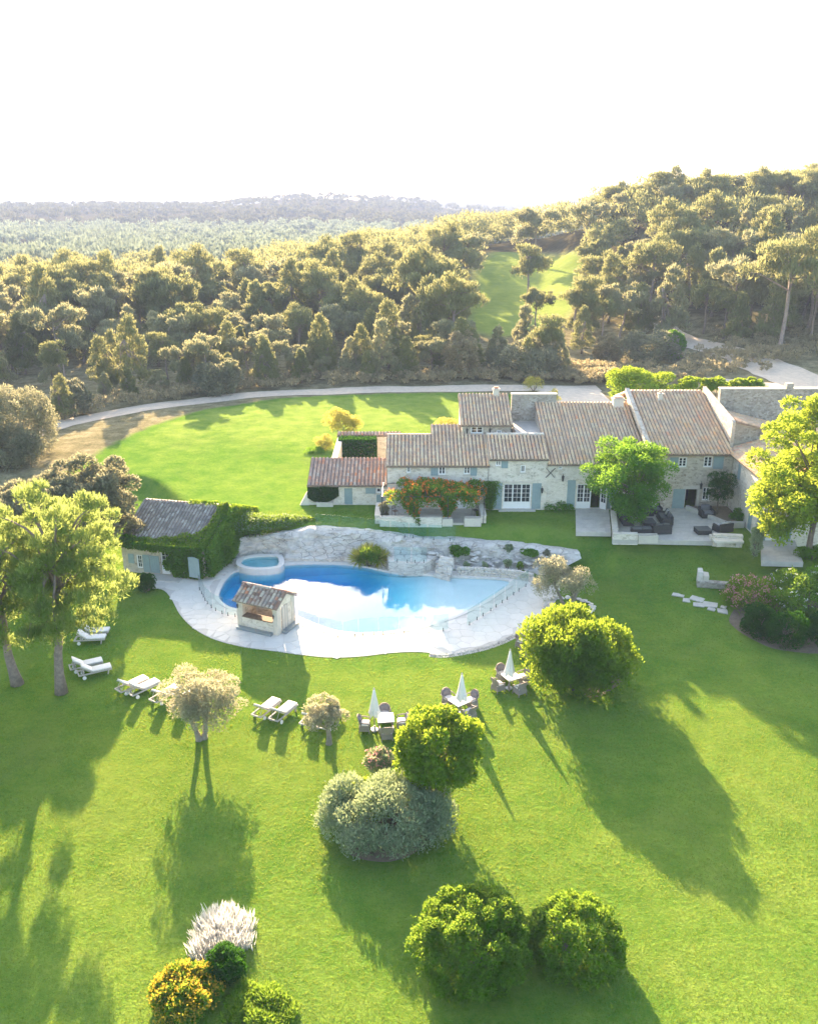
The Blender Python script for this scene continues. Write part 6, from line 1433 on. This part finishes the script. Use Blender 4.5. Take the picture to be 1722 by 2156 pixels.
# creeper trailing along the top of the rock face
tc = thing('trailing_creeper', 'long mat of pale-tipped creeper along the rock top beside the pool house', 'creeper', G(560, 1120, 1.7)); O_ = np.array(tc.location); lbs = []
for t in np.linspace(0, 1, 46):
    p = G(478 + 182 * t, 1112 + 6 * math.sin(t * 5) + 2 * t, 1.7); w_ = (1.5 * (1 - t) + .55) * random.uniform(.8, 1.15); lbs.append([p.x - O_[0], p.y - O_[1] + random.uniform(-.4, .4), .45 * (1 - t) + .25, w_, w_ * .8, .95 * (1 - t * .5)])
P, D = sample_lobes(np.array(lbs), 17000, 84, (.75, 1.08), .8); v, f = leaves(P, D, .15, .10, .2, .6, .8, 85); put('foliage', npmesh('foliage', v, f), M['lf_ivy'], tc)
P, D = sample_lobes(np.array(lbs), 4200, 86, (1.0, 1.12), 1.0); v, f = leaves(P, D, .13, .09, .4, .6, .8, 87); put('pale_tips', npmesh('pale_tips', v, f), M['lf_silver'], tc)['kind'] = 'stuff'
# soil beds
for nm, pts in (('bed_right', [(1535, 1300), (1545, 1322), (1585, 1348), (1645, 1370), (1760, 1372), (1790, 1300), (1640, 1250), (1570, 1262)]), ('bed_golden', [(1225, 1462), (1250, 1470), (1290, 1452), (1332, 1415), (1340, 1395), (1290, 1390), (1240, 1430)]), ('bed_silver', [(730, 1790), (790, 1815), (850, 1808), (910, 1770), (920, 1740), (880, 1700), (770, 1710)])):
    ring_ = spline([GT(*p) for p in pts], 4, True); v_, f_ = tess([[(p.x, p.y) for p in ring_]], 0); me = bpy.data.meshes.new('flower_bed_soil'); me.from_pydata([(x, y, H1(x, y) + .035) for x, y, z in v_], [], f_); tag(put('flower_bed_soil', me, M['soil']), kind='structure')
# trees close behind the house and at the left edge
for bp, bb, sd, lab, mt, n_ in (((1340, 858), (1254, 776, 1425, 852), 90, 'bright green spreading tree behind the chimneys', 'lf_bush', 16000),):
    b = G(bp[0], bp[1] + 0, ZH); b = V(1340, 830, Y0 + dE + 13); b.z = ZH; c, r, rz = fit_crown(b, bb); lb = lobes_in(tuple(c), (r * .92, r * .8, max(rz, 1.4)), 60, r * .17, sd, (.4, 1.), .7, -.6)
    tree('green_tree', lab, 'tree', b, lb, n_, .22, .11, mt, 'bark', .2, max(1.2, c.z * .7), (0, 0), sd, 12)
for k, (xa_, xb_) in enumerate(((1418, 1475), (1470, 1530), (1525, 1575), (1568, 1612))):
    b = V((xa_ + xb_) / 2, 812, Y0 + 22); b.z = ZH; c, r, rz = fit_crown(b, (xa_, 799 + k, xb_, 826)); r *= 1.2; lb = lobes_in((c.x, c.y, c.z), (r * .9, r * .7, .9), 26, r * .26, 91 + k, (.3, 1.), .6, -.6)
    tree('hedge_tree', ['first', 'second', 'third', 'last'][k] + ' of the low green trees behind the right roof, counted from the chimney', 'tree', b, lb, 4500, .22, .11, 'lf_bush', 'bark', .14, max(.8, c.z * .7), (0, 0), 91 + k, 6, group='low trees behind the right roof')
for bp, bb, sd, lab in (((205, 1196), (62, 950, 312, 1188), 100, 'large greyish holm oak behind the pool house'), ((45, 1215), (-90, 985, 150, 1200), 102, 'grey oak standing in the shade behind the pines')):  # the second oak is added, mostly hidden, to cast the left lawn shade
    b = GT(*bp); c, r, rz = fit_crown(b, bb); lb = np.concatenate([lobes_in(tuple(c), (r * .88, r * .85, rz * .9), 75, r * .18, sd, (.5, 1.), .85, -.85)])
    tree('holm_oak', lab, 'oak', b, lb, 34000, .27, .15, 'lf_oak', 'bark', .28, c.z * .7, (0, 0), sd, 18, 2, .25)
bush('holm_oak', 'grey-green holm oak thicket at the left edge beside the gravel track', (-80, 812, 138, 985), 26000, .26, .13, 'lf_oak', 101, 80, .2, cat='oak')
bush('holm_oak', 'low grey oak bush at the left edge below the track', (-60, 900, 95, 1000), 14000, .24, .12, 'lf_oak', 104, 50, .24, cat='oak')
b = GT(718, 926); c, r, rz = fit_crown(b, (678, 864, 761, 918)); lb = lobes_in(tuple(c), (r * .9, r * .85, rz), 34, r * .26, 103, (.4, 1.), .85, -.7)
tree('mimosa_tree', 'small pale yellow tree on the back lawn', 'tree', b, lb, 7000, .18, .08, 'lf_mimosa', 'bark', .1, c.z * .7, (0, 0), 103, 8, 2, .15)
# ------------------------------------------------------------------ pine wood
def pine_proto(k, h, kind):
    g = np.random.default_rng(300 + k); lb = []
    if kind == 'round':      # broad domed crown on a bare leaning trunk
        R_ = h * .36; c = (g.normal() * .4, g.normal() * .4, h * .70)
        lb = lobes_in(c, (R_, R_, h * .27), 40, h * .088, 300 + k, (.45, 1.0), .75, -.45)
    elif kind == 'cone':     # airy pointed crown down to low boughs
        for z in np.linspace(.16, .99, 30):
            w = h * .30 * (1.02 - z) ** .75 + .25; a = g.uniform(0, 6.3); m = g.uniform(.3, 1.0); q_ = h * .085 * (1.2 - .55 * z) * g.uniform(.8, 1.2); lb.append([w * m * math.cos(a), w * m * math.sin(a), z * h, q_, q_, q_ * .9])
            a += g.uniform(1.6, 3.6); lb.append([w * math.cos(a) * .9, w * math.sin(a) * .9, z * h * .97, q_, q_, q_ * .8])
        lb = np.array(lb)
    else:                    # ragged, several heads
        for _ in range(5):
            a = g.uniform(0, 6.3); cc = (h * .20 * math.cos(a), h * .20 * math.sin(a), h * g.uniform(.45, .84)); lb.append(lobes_in(cc, (h * .19, h * .19, h * .14), 11, h * .075, int(g.integers(1e6)), (.4, 1.0), .8, -.5))
        lb = np.concatenate(lb)
    r = thing('aleppo_pine', '', 'pine')
    put('trunk', trunk_mesh('trunk', h * .016 + .03, h * .72, (g.normal() * .5, g.normal() * .5), lb, 300 + k, 13), M['pine_bark'], r)
    put('crown', crown_mesh('crown', lb, 5200, .55, .15, 310 + k, .85, .55, .5, (.45, 1.1), .65), M['lf_forest2' if k in (2, 5, 7) else 'lf_forest'], r)
    return remember(r)
PKIND = ['round', 'cone', 'cone', 'ragged', 'round', 'ragged', 'cone', 'ragged']
PH = [12.0, 11.0, 9.0, 12.0, 10.0, 10.0, 8.0, 8.5]
PROTO = [pine_proto(k, PH[k], PKIND[k]) for k in range(8)]
used = [False] * 8
def place_pine(k, x, y, z, s, rz, label, group):
    if not used[k]:
        r = PROTO[k]; used[k] = True; r.location = (x, y, z - .1); r.rotation_euler = (0, 0, rz); r.scale = (s,) * 3; return tag(r, label, None, group)
    return dup(PROTO[k], (x, y, z - .1), rz, s, label, group)
CLEAR_PX = [[(1180, 850), (1190, 765), (1270, 762), (1440, 712), (1385, 680), (1385, 660), (1420, 660), (1440, 700), (1560, 738), (1760, 790), (1900, 900)], MEADOW_PX, [(985, 690), (1215, 645), (1175, 735), (1020, 765)]]
CLEAR = [[tuple(GT(*p).xy) for p in c_] for c_ in CLEAR_PX]
rg = random.Random(5); cand = []
y = 128.0
while y < 420:
    st = 6.6 + (y - 128) * .011; x = -y * .62
    while x < y * .62:
        px_, py_ = x + rg.uniform(-.42, .42) * st, y + rg.uniform(-.42, .42) * st; x += st
        cand.append((px_, py_))
    y += st * .92
cand = np.array(cand); CZ = hgt(cand[:, 0], cand[:, 1])
sx = np.array([PX(a, b, c) for (a, b), c in zip(cand, CZ)])
ok = ~inpoly(cand[:, 0], cand[:, 1], LAWN)
TRK = np.array([[p.x, p.y] for p in [GT(*q) for q in [(-160, 992), (-40, 945), (60, 915), (130, 893), (230, 873), (350, 853), (470, 839), (600, 828), (730, 823), (860, 820), (1000, 818), (1150, 818), (1260, 818)]]])
ytr = np.interp(cand[:, 0], TRK[:, 0], TRK[:, 1]); ok &= cand[:, 1] > ytr + 4.5
for c_ in CLEAR: ok &= ~(inpoly(cand[:, 0], cand[:, 1], c_) | (polydist(cand[:, 0], cand[:, 1], c_) < 1.6))
th_ = np.degrees(np.arctan2(cand[:, 0], cand[:, 1])); rr_ = np.hypot(cand[:, 0], cand[:, 1])
ok &= ~((rr_ > 300) & (th_ < -9) & (np.array([mnoise.noise(Vector((a * .012, b * .012, 3))) for a, b in cand]) < .05))
ok &= ~((rr_ > 340) & (th_ < 0) & (rr_ > 360)); ok &= ~((rr_ > 330) & (th_ > 9.5) & (th_ < 13))
ok &= ~((th_ > 12) & (rr_ < 163) & (cand[:, 0] > 30)); ok &= np.abs(th_) < 31
ok &= ~((th_ > 12.5) & (th_ < 18) & (rr_ > 222) & (rr_ < 243))       # rocky bank under the ridge crest
thin = np.array([rg.random() for _ in cand]); ok &= ~((th_ < 6) & (rr_ < 160) & (thin > .93))      # open, loose edge of the wood
idx = np.where(ok)[0]; idx = idx[np.argsort(rr_[idx])]
vis = idx[(np.abs(th_[idx]) < 27.5)]; near = vis[:296]; rest = np.array([i for i in idx if i not in set(near.tolist())])
def wood_label(i):
    if th_[i] > 9.5: return ('', 'pines low on the hillside') if rr_[i] < 190 else ('', 'pines high on the hillside')
    if rr_[i] < 152: return ('pine in the front row of the wood behind the gravel track', 'front row pines behind the track')
    return ('pine deep in the dense wood left of the sunny meadow', 'pines deep in the wood')
SHAPE = {'round': 'domed', 'cone': 'pointed', 'ragged': 'many-headed'}
def zone(px):
    for lim, nm in ((150, 'at the left edge'), (420, 'above the pool house'), (700, 'above the back lawn'), (960, 'above the low outbuilding'), (1160, 'above the roof terrace'), (1330, 'above the chimneys'), (1540, 'above the right roof')):
        if px < lim: return nm
    return 'near the right edge'
DEPTH = lambda r: 'in the front row of the wood' if r < 152 else ('in the second rank of the wood' if r < 172 else ('midway up the wood' if r < 200 else 'far back in the wood'))
for i in near:
    k = rg.choice([0, 1, 2, 3, 4, 5, 6, 7] if rr_[i] > 150 else [1, 2, 3, 5, 6, 7, 1, 2]); lab, gr = wood_label(i)
    lab = '%s %s pine %s, %s' % (SHAPE[PKIND[k]], 'pale' if k in (2, 5, 7) else 'olive-green', DEPTH(rr_[i]) if th_[i] <= 9.5 else ('low on the wooded hillside' if rr_[i] < 190 else 'high on the wooded hillside'), zone(sx[i, 0]))
    s = rg.uniform(.7, 1.4) * (1.12 if rr_[i] > 168 else (.92 if rr_[i] > 150 else .74))
    place_pine(k, cand[i, 0], cand[i, 1], CZ[i], s, rg.uniform(0, 6.3), lab, gr)
# single pines that can be picked out
for px, py, k, s, lab in ((1125, 562, 5, 1.75, 'broad lone pine standing in the sunny meadow'), (1108, 650, 3, 1.35, 'bushy pine at the near edge of the meadow'), (1125, 705, 4, .95, 'round pine below the meadow'), (1235, 560, 5, 1.75, 'large domed pine right of the meadow'), (1176, 478, 3, 1.1, 'tall bare-stemmed pine on the skyline beside the ridge'), (1205, 482, 4, .8, 'smaller skyline pine leaning on the tall one'),
                          (1480, 702, 4, 1.0, 'round pine at the bend of the gravel road'), (1640, 740, 0, 1.6, 'large dark pine right of the gravel road'), (1575, 690, 5, 1.15, 'spreading brownish pine above the road bend'), (1700, 700, 4, 1.6, 'big domed pine at the right edge above the road')):
    p = GT(px, py); place_pine(k, p.x, p.y, p.z, s, rg.uniform(0, 6.3), lab, 'pines one can pick out')
for n_ in range(46):
    x_ = -82 + n_ * 2.6 + rg.uniform(-1.5, 1.5); y_ = float(np.interp(x_, TRK[:, 0], TRK[:, 1])) + rg.uniform(4, 15); px_ = PX(x_, y_, H1(x_, y_))[0]
    if px_ > 1190: continue
    place_pine([2, 6, 7, 1][n_ % 4], x_, y_, H1(x_, y_), rg.uniform(.38, .68), rg.uniform(0, 6.3), '%s young pine beside the gravel track, %s' % ('pale' if n_ % 2 == 0 else 'green', zone(px_)), 'young pines along the track')
for n_, px in enumerate(range(1268, 1730, 26)):
    d = ray(px, 415); a_ = math.atan2(d.x, d.y); r_ = 268 + 10 * math.sin(n_ * 1.9); x_, y_ = r_ * math.sin(a_), r_ * math.cos(a_)
    place_pine([3, 0, 5, 4][n_ % 4], x_, y_, H1(x_, y_), 1.05 + .3 * rg.random(), rg.uniform(0, 6.3), '%s tall pine along the ridge skyline, counted from its left end' % (ORD + ['fourteenth', 'fifteenth', 'sixteenth', 'seventeenth', 'eighteenth', 'nineteenth', 'twentieth'])[n_], 'skyline pines of the ridge')
# the rest of the wood reads as one mass
def mass(name, spots, leaves_n, L, W, mat, label, hrange, seed, wide=.36):
    g = np.random.default_rng(seed); base = []
    for k in range(4):
        lb = lobes_in((0, 0, .62), (wide, wide, .33), 14, .16, seed + k, (.4, 1.), .8, -.6); P, D = sample_lobes(lb, leaves_n, seed + k, (.5, 1.1), .7); base.append((P, D))
    V_, F_ = [], []; k0 = 0
    for i, (x, y, z) in enumerate(spots):
        P, D = base[i % 4]; h = g.uniform(*hrange); a = g.uniform(0, 6.3); rot = np.array([[math.cos(a), -math.sin(a), 0], [math.sin(a), math.cos(a), 0], [0, 0, 1]])
        v, f = leaves(P @ rot.T * h, D @ rot.T, L, W, .8, .5, .5, seed + i); V_.append(v + [x, y, z]); F_.append(f + k0); k0 += len(v)
    o = put(name, npmesh(name, np.concatenate(V_), np.concatenate(F_)), M[mat]); return tag(o, label, 'wood', None, 'stuff')
mass('distant_wood', [(cand[i, 0], cand[i, 1], CZ[i]) for i in rest], 520, 1.0, .34, 'lf_forest', 'rest of the pine wood, far rows and thicket beyond the counted trees', (8.5, 13.0), 400)
# valley and far hills
rv = np.random.default_rng(9); n = 5200; th2 = R(1) * rv.uniform(-32, 16, n); r2 = np.exp(rv.uniform(math.log(370), math.log(1650), n)); X2, Y2 = r2 * np.sin(th2), r2 * np.cos(th2); Z2 = hgt(X2, Y2)
fld = inpoly(X2, Y2, [tuple(GT(*p).xy) for p in [(-260, 556), (70, 556), (140, 546), (120, 528), (-260, 528)]])
kp = ~fld & ~((r2 < 640) & (np.degrees(th2) > 6)) & ~((r2 < 420) & (np.degrees(th2) > 1))
hl = kp & (r2 > 960); vl = kp & ~hl
mass('far_wood', list(zip(X2[hl], Y2[hl], Z2[hl])), 60, 3.2, 1.8, 'lf_far', 'hazy woods covering the far hills', (5, 11), 500, .6)
mass('valley_wood', list(zip(X2[vl], Y2[vl], Z2[vl])), 80, 2.4, 1.2, 'lf_valley', 'pale mixed trees of the valley below the far hills', (5, 13), 520, .42)
# scrub, oaks and undergrowth along the track and road
for px, py, sc, lab in (((40), 880, 0, ''),): pass
SCR = [((405, 758, 515, 838), 'dark rounded holm oak at the wood edge by the track', 'lf_oak'), ((1018, 715, 1190, 806), 'pinkish grey oak thicket behind the walled roof terrace', 'lf_oak'), ((1290, 700, 1440, 772), 'dark evergreen oak thicket beside the gravel road', 'lf_oak'), ((1245, 700, 1310, 770), 'greyish scrub oak left of the dark thicket', 'lf_scrub'),
       ((930, 690, 1010, 800), 'pale feathery pine sapling thicket above the back lawn', 'lf_scrub'), ((1390, 690, 1440, 760), 'bright young shrub at the road end of the thicket', 'lf_tree'), ((110, 800, 200, 880), 'grey scrub bush by the left track', 'lf_oak')]
for i, (bb, lab, mt) in enumerate(SCR): bush('scrub_oak', lab, bb, 9000, .42, .2, mt, 600 + i, 44, .24, cat='bush', up=.3)
g = np.random.default_rng(12); spots = []
for _ in range(520):
    x = g.uniform(-85, 45); yb = float(np.interp(x, TRK[:, 0], TRK[:, 1])); yy = yb + 2.6 + abs(g.normal()) * 4.5; spots.append((x, yy, H1(x, yy)))
for _ in range(130): p = GT(g.uniform(1190, 1300), g.uniform(782, 812)); spots.append(tuple(p))
for _ in range(60): p = GT(g.uniform(1440, 1620), g.uniform(745, 790)); spots.append(tuple(p))
for _ in range(110): p = GT(g.uniform(1500, 1740), g.uniform(705, 765)); spots.append(tuple(p))
for _ in range(90): p = GT(g.uniform(1290, 1480), g.uniform(455, 520)); spots.append(tuple(p))
mass('undergrowth', spots, 130, .34, .15, 'lf_scrub', 'low dry scrub and undergrowth along the wood edge', (.7, 2.2), 700, .75)
# ------------------------------------------------------------------ air
hz, nt, out = newmat('haze_air'); pv_ = nt.nodes.new('ShaderNodeVolumePrincipled')
pv_.inputs['Color'].default_value = (.50, .64, 1.0, 1); pv_.inputs['Density'].default_value = .00023; pv_.inputs['Anisotropy'].default_value = .0
nt.links.new(pv_.outputs[0], out.inputs['Volume'])
tag(MB().box(-6600, 6600, -80, 9100, -9, 125).build('haze', hz, None), 'pale summer haze filling the valley air', 'haze', None, 'stuff')
# ------------------------------------------------------------------ grass standing on the lawn
gg = np.random.default_rng(55); GP = []
for ya, yb, dens in ((15, 30, 330), (30, 44, 220), (44, 62, 100), (62, 76, 45)):
    hw = .52 * yb + 4; n_ = int((yb - ya) * 2 * hw * dens); x = gg.uniform(-hw, hw, n_); y = gg.uniform(ya, yb, n_)
    kp = np.abs(x) < .5 * y + 4; x, y = x[kp], y[kp]
    kp = ~inpoly(x, y, DECK) & (np.array([True] * len(x))); x, y = x[kp], y[kp]
    GP.append(np.column_stack([x, y, hgt(x, y), np.full(len(x), 1 + (ya - 15) / 60)]))
GP = np.concatenate(GP)
onrock = (GP[:, 0] > RTX[0]) & (GP[:, 0] < RTX[-1]) & (GP[:, 2] > .05) & (GP[:, 2] < ZH - .05); inhouse = (GP[:, 1] > Y0 - .1) | ((GP[:, 0] > gx0) & (GP[:, 1] > YGf))
pave = np.zeros(len(GP), bool)
for poly in ([gpx(1212, 1123), gpx(1286, 1124), gpx(1281, 1075), gpx(1211, 1074)], [gpx(1286, 1142), gpx(1565, 1148), (fx1 + 1, Y0), (doorE[1] + .9, Y0)], [gpx(1600, 1188), gpx(1760, 1190), (40, YGf), (V(1601, 1140, YGf).x, YGf)], [(px0_ - .2, YP - .1), (px1_ + .6, YP - .1), (px1_ + .6, Y0), (px0_ - .2, Y0)]): pave |= inpoly(GP[:, 0], GP[:, 1], poly)
GP = GP[~(onrock | inhouse | pave)]; n_ = len(GP)
a = gg.uniform(0, 6.3, n_); tilt = np.column_stack([np.cos(a) * .55, np.sin(a) * .55, np.ones(n_)]); tilt = unit(tilt); side = unit(np.cross(tilt, gg.normal(size=(n_, 3))))
hh_ = .055 * gg.uniform(.6, 1.35, n_) * GP[:, 3]; ww_ = .034 * gg.uniform(.7, 1.3, n_) * GP[:, 3]; P = GP[:, :3] - [0, 0, .012]
v = np.stack([P - side * ww_[:, None] * .5, P + side * ww_[:, None] * .5, P + tilt * hh_[:, None]], 1).reshape(-1, 3)
tag(put('grass', npmesh('grass', v, np.arange(n_ * 3).reshape(-1, 3)), M['lf_grass']), 'short mown grass of the garden lawn', 'grass', None, 'stuff')
print('grass blades', n_)
